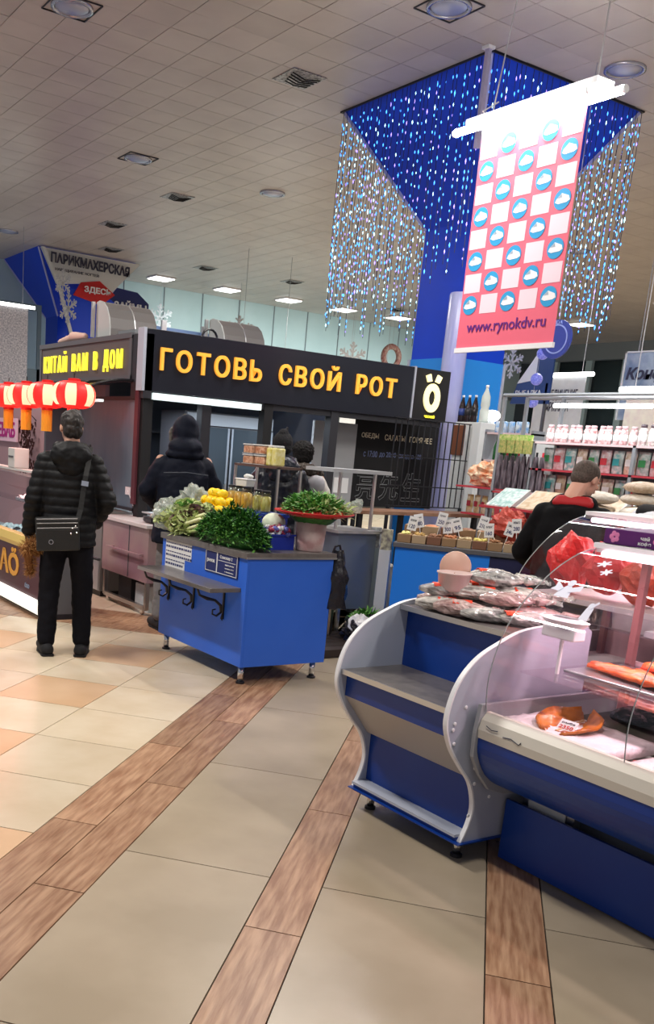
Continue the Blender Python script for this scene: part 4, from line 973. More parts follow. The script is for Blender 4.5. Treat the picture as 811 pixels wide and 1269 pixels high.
# white oval ring and block on a stand, on the shelf by the end pane
t = thing('oval_white_ring','white oval ring on a white block inside the showcase near its left end','dish',(3.07,2.40,1.0))
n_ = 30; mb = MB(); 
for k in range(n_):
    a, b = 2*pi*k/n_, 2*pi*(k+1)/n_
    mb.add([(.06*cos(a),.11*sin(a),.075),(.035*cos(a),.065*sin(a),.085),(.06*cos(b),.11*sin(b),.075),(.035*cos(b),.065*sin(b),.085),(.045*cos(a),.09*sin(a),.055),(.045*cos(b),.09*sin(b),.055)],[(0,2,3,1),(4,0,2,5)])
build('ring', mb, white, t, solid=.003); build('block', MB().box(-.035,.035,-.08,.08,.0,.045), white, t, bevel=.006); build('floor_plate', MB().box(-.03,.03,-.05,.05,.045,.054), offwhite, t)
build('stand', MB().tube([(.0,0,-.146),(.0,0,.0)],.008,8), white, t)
# cables, bottle and yellow bag seen through the glass
tag(build('white_cable', MB().tube([tuple(p) for p in [Vector((3.62,2.18,1.35)),Vector((3.60,2.17,1.1)),Vector((3.56,2.16,.93)),Vector((3.52,2.10,.895)),Vector((3.5,2.0,.91)),Vector((3.5,1.92,.92))]],.004,6), white), 'white power cable hanging inside the showcase', 'cable')
yb_ = mat('yellow_film',(.72,.55,.06),.35,bump=.5,nscale=20)
crinkle_bag('yellow_bag','crumpled yellow bag with white handles beyond the showcase shelf','bag',(3.85,2.06,1.0),(.07,.09,.06),yb_,31,(22,14),.02)
tag(build('sales_ledge', MB().box(3.67,3.95,1.3,2.45,.97,.995), grey), 'grey working ledge behind the showcase glass', 'ledge')
t = thing('blue_bottle','small blue bottle standing on the ledge behind the glass','bottle',(3.83,2.26,.996)); build('body', MB().lathe([(.018,0),(.02,.01),(.02,.09),(.008,.11),(.008,.125)],14), mat('bottle_blue',(.03,.07,.40),.3), t, True); build('cap', MB().lathe([(.010,.125),(.010,.145)],12), white, t)
# purple carton and white box on the canopy
pur = mat('carton_purple',(.10,.012,.13),.4); fpk = mat('flower_pink',(.70,.20,.42),.5)
for k,(y0,y1,l_) in enumerate(((2.02,2.48,'purple printed carton with pink flowers lying on the showcase top'),(1.5,2.0,'second purple carton further right on the showcase top'))):
    t = thing('purple_carton', l_, 'carton', (3.33,(y0+y1)/2,1.373)); h = (y1-y0)/2
    build('box', MB().box(0,.30,-h,h,0,.062), pur, t, bevel=.002)
    for yy in (h-.05,-.02-.08*k,-h+.05):
        m_ = MB(); [m_.ell((-.001,yy+.014*cos(a*1.2566),.03+.014*sin(a*1.2566)),(.0015,.011,.011),8,6) for a in range(5)]; build('flower', m_, fpk, t)
    build('lettering', text_mb('чай\nкофе\nсахар',.02,.001,(-.0012,.04,.030),(0,-1,0),(0,0,1),.0003,.07), paper, t)
tag(build('canopy_box', MB().box(3.31,3.33,1.5,2.49,1.335,1.372), offwhite), 'long white lamp housing along the showcase top edge', 'lamp housing')
# red bags inside the second showcase
for k,(y,z,l_) in enumerate(((3.12,1.05,'large red net packet nearest the end glass of the rear showcase'),(2.90,1.07,'second red net packet in the rear showcase'),(2.72,1.05,'orange-red packet in the rear showcase, middle'),(2.52,1.05,'orange-red packet at the right of the rear showcase'))):
    crinkle_bag('red_packet', l_, 'packet', (3.97 if k < 2 else 4.0,y,z), (.12,.09,.15-.02*k), mat('net_red',(.75,.03,.03),.35,bump=.6,nscale=30) if k < 2 else mat('net_orange',(.62,.10,.05),.35,bump=.6,nscale=30), 40+k, (20,12), .02)
tag(build('packet_shelf', MB().box(3.84,4.4,2.2,3.25,1.02,1.045), offwhite), 'white shelf carrying the red packets in the rear showcase', 'shelf')
crinkle_bag('green_packet','green and blue packet at the right of the red ones','packet',(3.98,2.38,1.05),(.07,.06,.07),mat('packet_green',(.02,.35,.10),.35,n1=(.03,.12,.45),nscale=14),51,(16,10),.015)
# ------------------------------------------------------------- people
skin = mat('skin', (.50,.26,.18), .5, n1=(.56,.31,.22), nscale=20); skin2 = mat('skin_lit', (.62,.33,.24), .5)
hair_b = mat('hair_dark', (.012,.009,.008), .55, n1=(.03,.022,.02), nscale=60, nstretch=(1,1,.2), bump=.4)
puff = mat('puffer_black', (.006,.006,.007), .6, spec=.25, bump=.12, nscale=30); trou = mat('trousers_black', (.006,.006,.009), .85, spec=.15, bump=.1, nscale=60)
def V3(*a): return Vector(a)
def hand_prims(w, d, palm_n, side, curl=.5, s=1.0):
    "wrist point, pointing direction, palm normal, side (+1 thumb to the right of d x n)"
    d = Vector(d).normalized(); n = Vector(palm_n); n = (n-d*n.dot(d)).normalized(); t = d.cross(n)*side; P = []
    w = Vector(w); c = w+d*.045*s
    for k in (-.022,-.007,.008,.022): P.append(('c', w+d*.008+t*k*.6, w+d*.088*s+t*k, .015*s, .012*s))
    for k, L_ in ((-.027,.058),(-.009,.072),(.009,.078),(.027,.070)):
        p0 = w+d*.088*s+t*k; a = curl; d1 = (d*cos(a*.6)+n*sin(a*.6)); p1 = p0+d1*L_*.45*s; d2 = (d*cos(a*1.5)+n*sin(a*1.5)); p2 = p1+d2*L_*.32*s; d3 = (d*cos(a*2.2)+n*sin(a*2.2)); p3 = p2+d3*L_*.25*s
        P += [('c',p0,p1,.0088*s,.0082*s),('c',p1,p2,.0082*s,.0076*s),('c',p2,p3,.0076*s,.0066*s)]
    p0 = w+d*.03*s+t*.026*s; p1 = p0+(d*.6+t*.7+n*.3).normalized()*.034*s; p2 = p1+(d*.9+t*.25+n*.4).normalized()*.03*s
    P += [('c',p0,p1,.011*s,.0095*s),('c',p1,p2,.0095*s,.008*s)]; return P
def head_prims(c, yaw=0, pitch=0):
    c = Vector(c); R_ = Matrix.Rotation(yaw,3,'Z')@Matrix.Rotation(pitch,3,'X'); T = lambda *p: c+R_@Vector(p); P = []
    P.append(('e', T(0,-.008,.03), (.076,.094,.092), R_)); P.append(('e', T(0,.025,-.03), (.062,.066,.078), R_)); P.append(('e', T(0,.050,-.075), (.036,.036,.032), R_))
    P.append(('c', T(0,.088,.018), T(0,.112,-.018), .008, .014)); P.append(('e', T(0,.088,.035), (.045,.016,.010), R_)); P.append(('e', T(0,.090,-.052), (.024,.012,.008), R_)); P.append(('e', T(0,.086,-.066), (.020,.012,.007), R_))
    for s in (-1,1): P.append(('e', T(s*.078,-.002,.0), (.010,.018,.030), R_)); P.append(('e', T(s*.045,.062,-.012), (.02,.02,.02), R_))
    P.append(('c', T(0,-.018,-.03), T(0,-.03,-.15), .058, .058)); return P, T, R_
def person(label, loc, rz, arms, legs, skinm, clothes, h=1.8, head=(0,.0), headc=(0,.02,1.685), lean=0, hair=True, sc=1.0):
    t = thing('person', label, 'person', loc, rz); t.scale = (sc,sc,sc)
    HP, T, R_ = head_prims(headc, *head); P = list(HP)
    for (x0,y0,z0,r) in ((0,0,1.42,.10),(0,0,1.28,.12),(0,0,1.12,.12),(0,0,.98,.12)): P.append(('e',(x0,y0+lean*(z0-.95),z0),(r*1.3,r*.85,.13)))
    for sh, el, wr, hd, hn, sd, cu in arms: P += [('c',sh,el,.045,.038),('c',el,wr,.036,.026)]+hand_prims(wr, hd, hn, sd, cu)
    for hp, kn, an, toe in legs: P += [('c',hp,kn,.08,.05),('c',kn,an,.048,.034),('c',an,toe,.035,.028)]
    body = remeshed('body', P, skinm, t, .007, 2)
    for s in (-1,1):
        build('eye', MB().ell(tuple(T(s*.030,.082,.012)),(.011,.008,.007),10,8), white, t, True); build('eye', MB().ell(tuple(T(s*.030,.089,.012)),(.005,.003,.005),8,6), black, t, True)
    return t, T, R_
def quilt(step, amp, z0=.0):
    def f(co, n):
        k = ((co.z-z0)/step) % 1; return amp*(sin(pi*k)**.5-.7)+.004*noise.noise(co*22)
    return f
def wrinkle(amp=.006, sc_=14):
    def f(co, n): return amp*noise.noise(co*sc_)+amp*.5*noise.noise(co*sc_*2.3)
    return f
def shoe(parent, an, toe, m, name='shoe'):
    an, toe = Vector(an), Vector(toe); d = (toe-an); d.z = 0; d.normalize(); heel = Vector((an.x,an.y,0))-d*.055
    P = [('c', heel+Vector((0,0,.045)), heel+d*.12+Vector((0,0,.05)), .052,.054), ('c', heel+d*.12+Vector((0,0,.05)), heel+d*.245+Vector((0,0,.042)), .052,.040), ('c', an+Vector((0,0,.03)), heel+d*.06+Vector((0,0,.06)), .056,.05)]
    o_ = remeshed(name, P, m, parent, .009, 2)
    for v in o_.data.vertices: v.co.z = max(v.co.z, .012)
    s = d.cross(Vector((0,0,1))); mb = MB(); pl = [(-.05,-.035),(-.03,-.047),(.06,-.046),(.16,-.050),(.225,-.036),(.255,0),(.225,.036),(.16,.050),(.06,.046),(-.03,.047),(-.05,.035)]
    mb.prism([(a,b) for a,b in pl], heel, d, -s if False else s, .016 if s.cross(d).z < 0 else -.016)
    zs = min(v.z for v in mb.v); mb.v = [Vector((v.x,v.y,v.z-zs)) for v in mb.v]
    build('sole', mb, blackm, o_)
# man in the black puffer jacket, seen from behind
LA = ((-.17,0,1.44),(-.255,-.03,1.17),(-.29,.05,.93),(-.1,.25,-1),(1,0,0),1,.8); RA = ((.17,0,1.44),(.275,-.06,1.18),(.19,.10,1.0),(-.5,.6,-.5),(-1,0,0),1,.5)
lg = [((-.09,0,.95),(-.13,.02,.50),(-.145,-.02,.09),(-.18,.17,.04)),((.09,0,.95),(.115,.02,.50),(.125,-.02,.09),(.16,.17,.04))]
p1_, T, R_ = person('man in a black quilted puffer jacket seen from behind, standing left of the cart', (2.676,6.637,0), radians(-20), [LA,RA], lg, skin, None, head=(radians(12),radians(-4)), headc=(0,.03,1.685))
remeshed('hair', [('e',T(0,-.016,.045),(.084,.100,.092),R_),('e',T(0,-.045,-.005),(.074,.066,.085),R_),('e',T(0,.035,.090),(.066,.055,.045),R_),('e',T(.02,.0,.115),(.05,.06,.025),R_)], hair_b, p1_, .007, 2, wrinkle(.006,40))
jp = [('l',[(0,0,0.84,0.205,0.165),(0,0,0.92,0.205,0.168),(0,0,1.12,0.2009,0.162),(0,0,1.28,0.205,0.15),(0,0,1.38,0.2009,0.135),(0,-0.01,1.45,0.164,0.117),(0,-0.01,1.5,0.1025,0.093),(0,0,1.55,.06,.06)]),('c',(-.05,.0,1.50),(.05,0,1.50),.09,.09)]
jp += [('c',LA[0],LA[1],.080,.070),('c',LA[1],LA[2],.070,.055),('c',RA[0],RA[1],.080,.072),('c',RA[1],RA[2],.072,.06)]
remeshed('puffer_jacket', jp, puff, p1_, .010, 4, quilt(.062,.012,.02))
remeshed('hood', [('e',(0,-.10,1.50),(.155,.085,.10)),('e',(0,-.05,1.545),(.125,.09,.055)),('e',(-.09,-.03,1.54),(.045,.07,.05)),('e',(.09,-.03,1.54),(.045,.07,.05)),('e',(0,-.12,1.43),(.10,.06,.08))], puff, p1_, .009, 3, wrinkle(.008,18))
remeshed('trousers', [('e',(0,0,.93),(.19,.13,.10))]+[q for a_ in lg for q in (('c',a_[0],a_[1],.108,.080),('c',a_[1],(a_[2][0],a_[2][1],.12),.080,.070))], trou, p1_, .010, 3, wrinkle(.008,12))
for a_ in lg: shoe(p1_, a_[2], a_[3], blackm)
remeshed('glove', hand_prims(LA[2],LA[3],LA[4],1,.8,1.18)+[('c',(-.285,.04,.96),(-.292,.06,.90),.036,.034)], mat('glove_dark',(.02,.025,.025),.6), p1_, .007, 1)
# satchel and strap
bagm = mat('satchel_black',(.012,.012,.012),.5,bump=.15,nscale=50)
t = thing('shoulder_bag','black zipped shoulder bag hanging behind the man in the puffer jacket','bag',(2.676,6.637,0),radians(-20))
def bx(x0,x1,y0,y1,z0,z1,m,nm='bag_body',bev=.012): return build(nm, MB(Matrix.Translation((-.08,-.22,.96))@Matrix.Rotation(radians(-4),4,'Y')).box(x0,x1,y0,y1,z0,z1), m, t, bevel=bev)
bx(-.16,.15,-.045,.04,-.14,.10,bagm); bx(-.155,.145,-.062,-.046,-.135,.02,bagm,'front_pocket',.006); bx(-.15,.14,-.058,-.046,.035,.085,bagm,'flap_pocket',.006)
for z in (.028,.062,.092): bx(-.15,.14,-.0635,-.0585,z-.003,z+.003,galv,'zip',.001)
build('ring_badge', MB(Matrix.Translation((-.13,-.285,.885))@Matrix.Rotation(pi/2,4,'X')).lathe([(.012,0),(.018,0),(.018,.004),(.012,.004),(.012,0)],18), chrome, t)
for dx, dz in ((.10,.03),(.12,.045),(.09,-.01),(.13,.0)): build('stud', MB(Matrix.Translation((-.08+dx,-.285,.96+dz))).ell((0,0,0),.007,8,6), chrome, t)
st_ = [(-.20,-.2,1.05),(.05,-.225,1.03),(.075,-.205,1.12),(.09,-.19,1.25),(.105,-.18,1.36),(.125,-.14,1.47),(.14,-.05,1.565),(.13,.05,1.56),(.08,.15,1.45)]
mb = MB(); 
for a_, b_ in zip(st_[1:-1], st_[2:]): mb.bar(a_, b_, .036, .005, up=(0,-1,.3))
build('strap', mb, bagm, t); build('buckle', MB().bar((.098,-.200,1.29),(.102,-.196,1.325),.05,.010,up=(0,-1,0)), chrome, t)
# fur pompom in the left hand
fur = mat('fur_ginger',(.30,.13,.035),.9,n1=(.52,.28,.10),nscale=30)
t = thing('fur_hat','ginger-brown fur bundle held in the left hand of the man in the puffer jacket','hat',(2.676,6.637,0),radians(-20)); mb = MB(); rf = random.Random(9)
for c_, r_, n_ in (((-.225,.02,.82),.085,1100),((-.30,-.01,.80),.06,400),((-.27,.02,.69),.04,300),((-.275,.02,.62),.035,200)):
    for _ in range(n_):
        u = rf.uniform(-1,1); a = rf.uniform(0,2*pi); q = sqrt(1-u*u); d = Vector((q*cos(a),q*sin(a),u)); p = Vector(c_)+d*r_*.75; e = p+(d+Vector((rf.uniform(-.6,.6),rf.uniform(-.6,.6),rf.uniform(-.9,.3)))).normalized()*rf.uniform(.025,.05); s_ = d.cross(Vector((rf.random(),rf.random(),rf.random()))).normalized()*.003
        mb.add([p-s_,p+s_,e],[(0,1,2)])
tag(build('fur', mb, fur, t), kind='stuff'); remeshed('pelt', [('e',(-.225,.02,.82),(.07,.07,.07)),('c',(-.30,-.01,.80),(-.27,.02,.62),.04,.025),('c',(-.29,.04,.87),(-.24,.03,.83),.03,.05)], mat('fur_base',(.16,.06,.015),.9), t, .012, 1)
# hooded figure in the dark blue parka
park = mat('parka_navy',(.004,.006,.015),.7,spec=.2,bump=.15,nscale=30)
LA = ((-.2,0,1.46),(-.30,.06,1.20),(-.20,.28,1.08),(.3,1,-.1),(0,0,-1),1,.6); RA = ((.2,0,1.46),(.30,.05,1.20),(.22,.28,1.08),(-.3,1,-.1),(0,0,-1),-1,.6)
lg = [((-.09,0,.95),(-.12,.04,.50),(-.14,-.04,.09),(-.19,.13,.04)),((.09,0,.95),(.11,.04,.50),(.12,.0,.09),(.15,.19,.04))]
p2_, T, R_ = person('hooded person in a dark navy parka and grey trousers at the counter behind the cart', (4.02,7.36,0), radians(-20), [LA,RA], lg, skin, None, headc=(0,.05,1.67), sc=1.02)
remeshed('parka', [('l',[(0,0,0.76,0.245,0.1815),(0,0,0.84,0.245,0.1848),(0,0,1.12,0.2205,0.1782),(0,0,1.28,0.225,0.165),(0,0,1.38,0.2205,0.1485),(0,-0.01,1.45,0.18,0.1287),(0,-0.01,1.5,0.1125,0.1023),(0,0,1.55,.06,.06)])]+[('c',(-.17,0,1.42),LA[1],.090,.080),('c',LA[1],LA[2],.08,.06),('c',(.17,0,1.42),RA[1],.090,.080),('c',RA[1],RA[2],.08,.06)], park, p2_, .011, 4, wrinkle(.012,9))
remeshed('raised_hood', [('e',(0,.0,1.70),(.120,.125,.145)),('e',(0,-.05,1.58),(.15,.12,.09)),('e',(0,-.03,1.52),(.17,.13,.06)),('e',(0,-.06,1.76),(.08,.06,.09))], park, p2_, .010, 3, lambda co,n: .008*noise.noise(co*16)-(.05 if n.y > .75 and co.z > 1.6 and co.y > .08 else 0))
remeshed('fur_trim', [('c',(-.10,.10,1.56),(-.11,.115,1.70),.02,.02),('c',(-.11,.115,1.70),(0,.11,1.84),.02,.02),('c',(0,.11,1.84),(.11,.115,1.70),.02,.02),('c',(.11,.115,1.70),(.10,.10,1.56),.02,.02)], mat('fur_grey',(.10,.09,.08),.9), p2_, .009, 1, wrinkle(.01,50))
build('reflective_piping', MB().tube([(-.19,-.145,1.36),(0,-.185,1.375),(.19,-.145,1.36)],.004,6), mat('piping_grey',(.06,.07,.09),.4), p2_)
remeshed('trousers', [('e',(0,0,.92),(.18,.13,.10))]+[q for a_ in lg for q in (('c',a_[0],a_[1],.10,.080),('c',a_[1],(a_[2][0],a_[2][1],.14),.082,.075))], mat('trousers_grey',(.16,.15,.15),.8), p2_, .011, 3, wrinkle(.012,12))
for a_ in lg: shoe(p2_, a_[2], a_[3], blackm, 'boot')
# two customers behind the cart
shiny = mat('jacket_shiny',(.010,.013,.022),.28,bump=.35,nscale=12); knit = mat('knit_black',(.006,.006,.008),.9,bump=.4,nscale=80)
LA = ((-.2,0,1.44),(-.28,.08,1.2),(-.16,.26,1.12),(.4,1,0),(0,0,-1),1,.6); RA = ((.2,0,1.44),(.28,.08,1.2),(.16,.26,1.12),(-.4,1,0),(0,0,-1),-1,.6)
lg = [((-.09,0,.93),(-.10,.03,.50),(-.10,0,.09),(-.12,.19,.04)),((.09,0,.93),(.10,.03,.50),(.10,0,.09),(.12,.19,.04))]
p3_, T, R_ = person('customer in a shiny black jacket and black knitted hat behind the pickle jars', (5.1,7.44,0), radians(-32), [LA,RA], lg, skin, None, headc=(0,.03,1.665))
remeshed('knit_hat', [('e',T(0,-.012,.045),(.098,.112,.115),R_),('e',T(0,-.02,.0),(.094,.108,.07),R_),('e',T(0,-.04,.13),(.05,.05,.05),R_),('c',T(.02,-.03,.15),T(.03,-.03,.19),.02,.012)], knit, p3_, .008, 2)
remeshed('jacket', [('l',[(0,0,0.82,0.235,0.176),(0,0,0.9,0.235,0.1792),(0,0,1.12,0.2205,0.1728),(0,0,1.28,0.225,0.16),(0,0,1.38,0.2205,0.144),(0,-0.01,1.45,0.18,0.1248),(0,-0.01,1.5,0.1125,0.0992),(0,0,1.55,.06,.06)])]+[q for A_ in (LA,RA) for q in (('c',(A_[0][0]*.85,0,1.41),A_[1],.088,.078),('c',A_[1],A_[2],.078,.06))], shiny, p3_, .011, 3, wrinkle(.014,11))
remeshed('lowered_hood', [('e',(0,-.10,1.50),(.17,.10,.10)),('e',(0,-.03,1.55),(.15,.12,.06)),('e',(0,-.12,1.43),(.12,.07,.09))], shiny, p3_, .010, 3, wrinkle(.012,14))
remeshed('trousers', [('e',(0,0,.92),(.18,.13,.10))]+[q for a_ in lg for q in (('c',a_[0],a_[1],.10,.075),('c',a_[1],(a_[2][0],a_[2][1],.12),.075,.065))], trou, p3_, .012, 2)
for a_ in lg: shoe(p3_, a_[2], a_[3], blackm, 'boot')
p4_, T, R_ = person('customer in a pale coat with dark fur collar, right of the shiny jacket', (5.60,7.80,0), radians(-38), [LA,RA], lg, skin, None, headc=(0,.03,1.665), sc=.97)
remeshed('fur_hat', [('e',T(0,-.015,.045),(.115,.125,.105),R_),('e',T(0,-.02,-.02),(.105,.115,.07),R_)], mat('fur_black',(.008,.007,.007),.95,bump=.6,nscale=60), p4_, .008, 1, wrinkle(.010,50))
remeshed('pale_coat', [('l',[(0,0,0.68,0.25,0.176),(0,0,0.76,0.25,0.1792),(0,0,1.12,0.2156,0.1728),(0,0,1.28,0.22,0.16),(0,0,1.38,0.2156,0.144),(0,-0.01,1.45,0.176,0.1248),(0,-0.01,1.5,0.11,0.0992),(0,0,1.55,.06,.06)])]+[q for A_ in (LA,RA) for q in (('c',(A_[0][0]*.85,0,1.41),A_[1],.088,.078),('c',A_[1],A_[2],.078,.06))], mat('coat_pale',(.55,.53,.50),.6), p4_, .011, 3, wrinkle(.010,10))
remeshed('fur_collar', [('e',(0,-.06,1.52),(.20,.13,.07)),('e',(-.15,.0,1.49),(.08,.09,.06)),('e',(.15,.0,1.49),(.08,.09,.06))], mat('fur_dark_brown',(.03,.022,.018),.95,n1=(.08,.065,.055),nscale=40), p4_, .010, 1, wrinkle(.016,40))
remeshed('grey_hood', [('e',(.16,-.14,1.38),(.10,.06,.10))], mat('lining_grey',(.35,.35,.38),.5), p4_, .01, 2)
remeshed('trousers', [q for a_ in lg for q in (('c',a_[0],a_[1],.095,.07),('c',a_[1],(a_[2][0],a_[2][1],.12),.07,.06))], trou, p4_, .012, 2)
for a_ in lg: shoe(p4_, a_[2], a_[3], blackm, 'boot')
# seller in black with the red collar
LA = ((-.21,0,1.40),(-.30,.08,1.15),(-.20,.30,1.02),(.3,1,-.2),(0,0,-1),1,.7); RA = ((.21,0,1.40),(.31,.06,1.14),(.22,.28,1.02),(-.3,1,-.2),(0,0,-1),-1,.7)
lg = [((-.1,0,.93),(-.12,.03,.50),(-.12,0,.09),(-.14,.19,.04)),((.1,0,.93),(.12,.03,.50),(.12,0,.09),(.14,.19,.04))]
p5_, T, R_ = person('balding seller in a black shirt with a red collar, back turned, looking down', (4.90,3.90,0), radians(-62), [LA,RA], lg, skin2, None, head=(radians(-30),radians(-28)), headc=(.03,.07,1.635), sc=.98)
remeshed('cropped_hair', [('e',T(0,-.020,.034),(.081,.096,.086),R_),('e',T(0,-.05,-.005),(.066,.058,.06),R_)], mat('hair_cropped',(.05,.035,.028),.7,n1=(.10,.07,.055),nscale=90), p5_, .007, 1)
remeshed('black_shirt', [('l',[(0,0,0.82,0.21,0.154),(0,0,0.9,0.21,0.1568),(0,0,1.12,0.2107,0.1512),(0,0,1.28,0.215,0.14),(0,0,1.38,0.2107,0.126),(0,-0.01,1.45,0.172,0.1092),(0,-0.01,1.47,0.1075,0.0868),(0,0,1.52,.06,.06)]),('c',(-.07,-.01,1.47),(.07,-.01,1.47),.075,.075)]+[q for A_ in (LA,RA) for q in (('c',(A_[0][0]*.82,0,1.40),A_[1],.080,.070),('c',A_[1],A_[2],.070,.05))], mat('shirt_black',(.005,.005,.006),.8,spec=.15,bump=.1,nscale=40), p5_, .010, 3, wrinkle(.009,10))
remeshed('red_collar', [('c',(-.085,-.045,1.505),(.085,-.045,1.505),.032,.032),('c',(-.085,-.045,1.505),(-.085,.05,1.485),.032,.024),('c',(.085,-.045,1.505),(.095,.06,1.485),.032,.024),('c',(-.10,-.06,1.49),(.10,-.06,1.49),.028,.028)], mat('collar_red',(.40,.008,.012),.6), p5_, .008, 2)
remeshed('trousers', [('e',(0,0,.90),(.18,.13,.10))]+[q for a_ in lg for q in (('c',a_[0],a_[1],.105,.08),('c',a_[1],(a_[2][0],a_[2][1],.12),.08,.07))], trou, p5_, .012, 2)
for a_ in lg: shoe(p5_, a_[2], a_[3], blackm)
# seller at the right edge, in white with a dark collar
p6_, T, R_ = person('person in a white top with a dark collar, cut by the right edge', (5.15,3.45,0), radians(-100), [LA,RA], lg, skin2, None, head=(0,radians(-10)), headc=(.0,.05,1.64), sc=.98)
remeshed('dark_hair', [('e',T(0,-.018,.045),(.084,.100,.092),R_),('e',T(0,-.05,0),(.07,.06,.07),R_)], hair_b, p6_, .007, 2)
remeshed('white_top', [('l',[(0,0,0.82,0.22,0.154),(0,0,0.9,0.22,0.1568),(0,0,1.12,0.2107,0.1512),(0,0,1.28,0.215,0.14),(0,0,1.38,0.2107,0.126),(0,-0.01,1.45,0.172,0.1092),(0,-0.01,1.47,0.1075,0.0868),(0,0,1.52,.06,.06)])]+[q for A_ in (LA,RA) for q in (('c',(A_[0][0]*.82,0,1.40),A_[1],.080,.070),('c',A_[1],A_[2],.070,.05))], mat('cloth_white',(.74,.76,.82),.6), p6_, .010, 3, wrinkle(.012,10))
remeshed('dark_collar', [('c',(-.12,-.03,1.47),(.12,-.03,1.47),.055,.055),('c',(-.12,-.03,1.46),(-.10,.08,1.44),.05,.04),('c',(.12,-.03,1.46),(.10,.08,1.44),.05,.04)], blackm, p6_, .008, 2)
remeshed('trousers', [('e',(0,0,.90),(.18,.13,.10))]+[q for a_ in lg for q in (('c',a_[0],a_[1],.105,.08),('c',a_[1],(a_[2][0],a_[2][1],.12),.08,.07))], trou, p6_, .012, 2)
for a_ in lg: shoe(p6_, a_[2], a_[3], blackm)
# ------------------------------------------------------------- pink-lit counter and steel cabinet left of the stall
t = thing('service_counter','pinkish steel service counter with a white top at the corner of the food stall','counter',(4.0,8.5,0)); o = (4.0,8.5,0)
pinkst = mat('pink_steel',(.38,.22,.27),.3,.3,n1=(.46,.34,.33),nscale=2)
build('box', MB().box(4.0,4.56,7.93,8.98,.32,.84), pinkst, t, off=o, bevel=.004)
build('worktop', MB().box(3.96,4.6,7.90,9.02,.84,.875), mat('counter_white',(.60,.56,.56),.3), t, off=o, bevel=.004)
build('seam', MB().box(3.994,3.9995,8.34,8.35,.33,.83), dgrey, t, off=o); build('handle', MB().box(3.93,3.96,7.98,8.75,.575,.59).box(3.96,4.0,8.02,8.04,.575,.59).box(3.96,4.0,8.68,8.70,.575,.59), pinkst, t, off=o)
for x, y in ((4.03,7.97),(4.03,8.93),(4.5,7.97),(4.5,8.93)): build('leg', MB().box(x-.02,x+.02,y-.02,y+.02,.06,.32), steel, t, off=o)
build('lower_rail', MB().box(4.01,4.05,7.97,8.93,.05,.09), steel, t, off=o)
for y in (8.05,8.85): build('castor', MB().lathe([(.03,-.012),(.03,.012)],14,(0,0,0),Matrix.Translation((4.03,y,.032))@Matrix.Rotation(pi/2,4,'Y')), chrome, t, off=o)
build('carton_inside', MB().box(4.12,4.4,8.1,8.4,.0,.26), mat('lt_box',(.55,.60,.62),.6), t, off=o); build('dark_bin', MB().box(4.12,4.4,8.5,8.8,.0,.28), charcoal, t, off=o)
t = thing('weighing_scale','dark weighing scale on the pink counter beside the hooded person','scale',(4.2,8.12,.876)); build('base', MB().box(-.11,.11,-.14,.14,.01,.06), dgrey, t, bevel=.01); build('pan', MB().box(-.12,.12,-.15,.15,.085,.098), galv, t, bevel=.004); build('post', MB().box(-.03,.03,-.03,.03,.06,.085), black, t); build('display', MB().box(-.125,-.11,-.08,.08,.01,.055), black, t)
for x_, y_ in ((-.08,-.11),(.08,-.11),(-.08,.11),(.08,.11)): build('foot', MB().lathe([(.012,0),(.012,.01)],8,(x_,y_,0)), black, t)
t = thing('steel_cabinet','grey steel cabinet standing behind the man in the puffer jacket','cabinet',(4.0,9.8,0)); o = (4.0,9.8,0)
build('body', MB().box(4.02,4.56,9.06,10.6,.06,.90), mat('cabinet_grey',(.27,.27,.26),.35,.4), t, off=o, bevel=.004); build('lower_door', MB().box(4.005,4.02,9.08,10.58,.07,.38), mat('cabinet_pale',(.42,.44,.45),.4), t, off=o); build('kickboard', MB().box(4.04,4.5,9.08,10.6,0,.06), black, t, off=o); build('lip', MB().box(3.99,4.02,9.06,10.6,.395,.41), dgrey, t, off=o)
# glass wall of the stall's left side with reflections
gw = mat('stall_blue_panel',(.07,.12,.17),.35,n1=(.13,.18,.22),nscale=1.5,nstretch=(1,2,.5))
t = st
build('side_screen', MB().box(4.30,4.315,8.9,10.7,.95,2.05), gw, st, off=(SX,SY,0)); build('screen_frame', MB().box(4.28,4.33,8.86,8.9,.9,2.05).box(4.28,4.33,8.86,10.7,2.03,2.07).box(4.28,4.33,8.86,10.7,.92,.95), charcoal, st, off=(SX,SY,0))
t = thing('wall_socket','white double socket with a hanging lead on the blue side screen','socket',(4.29,9.02,1.12)); build('plate', MB().box(-.012,0,-.06,.06,-.04,.04), white, t); build('plug_lead', MB().tube([(-.02,-.02,0),(-.03,-.10,-.05),(-.02,-.16,-.14)],.006,6), white, t)
# white fish or meat trays in the left showcase (the one with yellow trim)
t = thing('deli_showcase','glass deli showcase with a yellow sill and brown front, at the left edge','showcase',(2.95,9.5,0)); o = (2.95,9.5,0)
ysill = mat('sill_yellow',(.78,.58,.16),.4); brown = mat('front_brown',(.075,.02,.035),.45)
yA, yB = 7.93, 11.2
build('front_panel', MB().box(2.96,2.98,yA,yB,.17,.60), brown, t, off=o); build('yellow_sill', MB().prism([(2.95,.59),(2.94,.63),(2.955,.70),(3.05,.70),(3.05,.59)],(0,yB,0),(1,0,0),(0,0,1),yB-yA), ysill, t, off=o)
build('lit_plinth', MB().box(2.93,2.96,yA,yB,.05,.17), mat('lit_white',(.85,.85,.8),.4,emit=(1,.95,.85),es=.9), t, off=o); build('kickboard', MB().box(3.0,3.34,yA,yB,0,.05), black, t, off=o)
build('cabinet', MB().box(2.98,3.36,yA,yB,.05,.60), dgrey, t, off=o); build('deck', MB().box(3.05,3.34,yA+.01,yB,.63,.65), mat('deck_teal',(.20,.38,.40),.25), t, off=o)
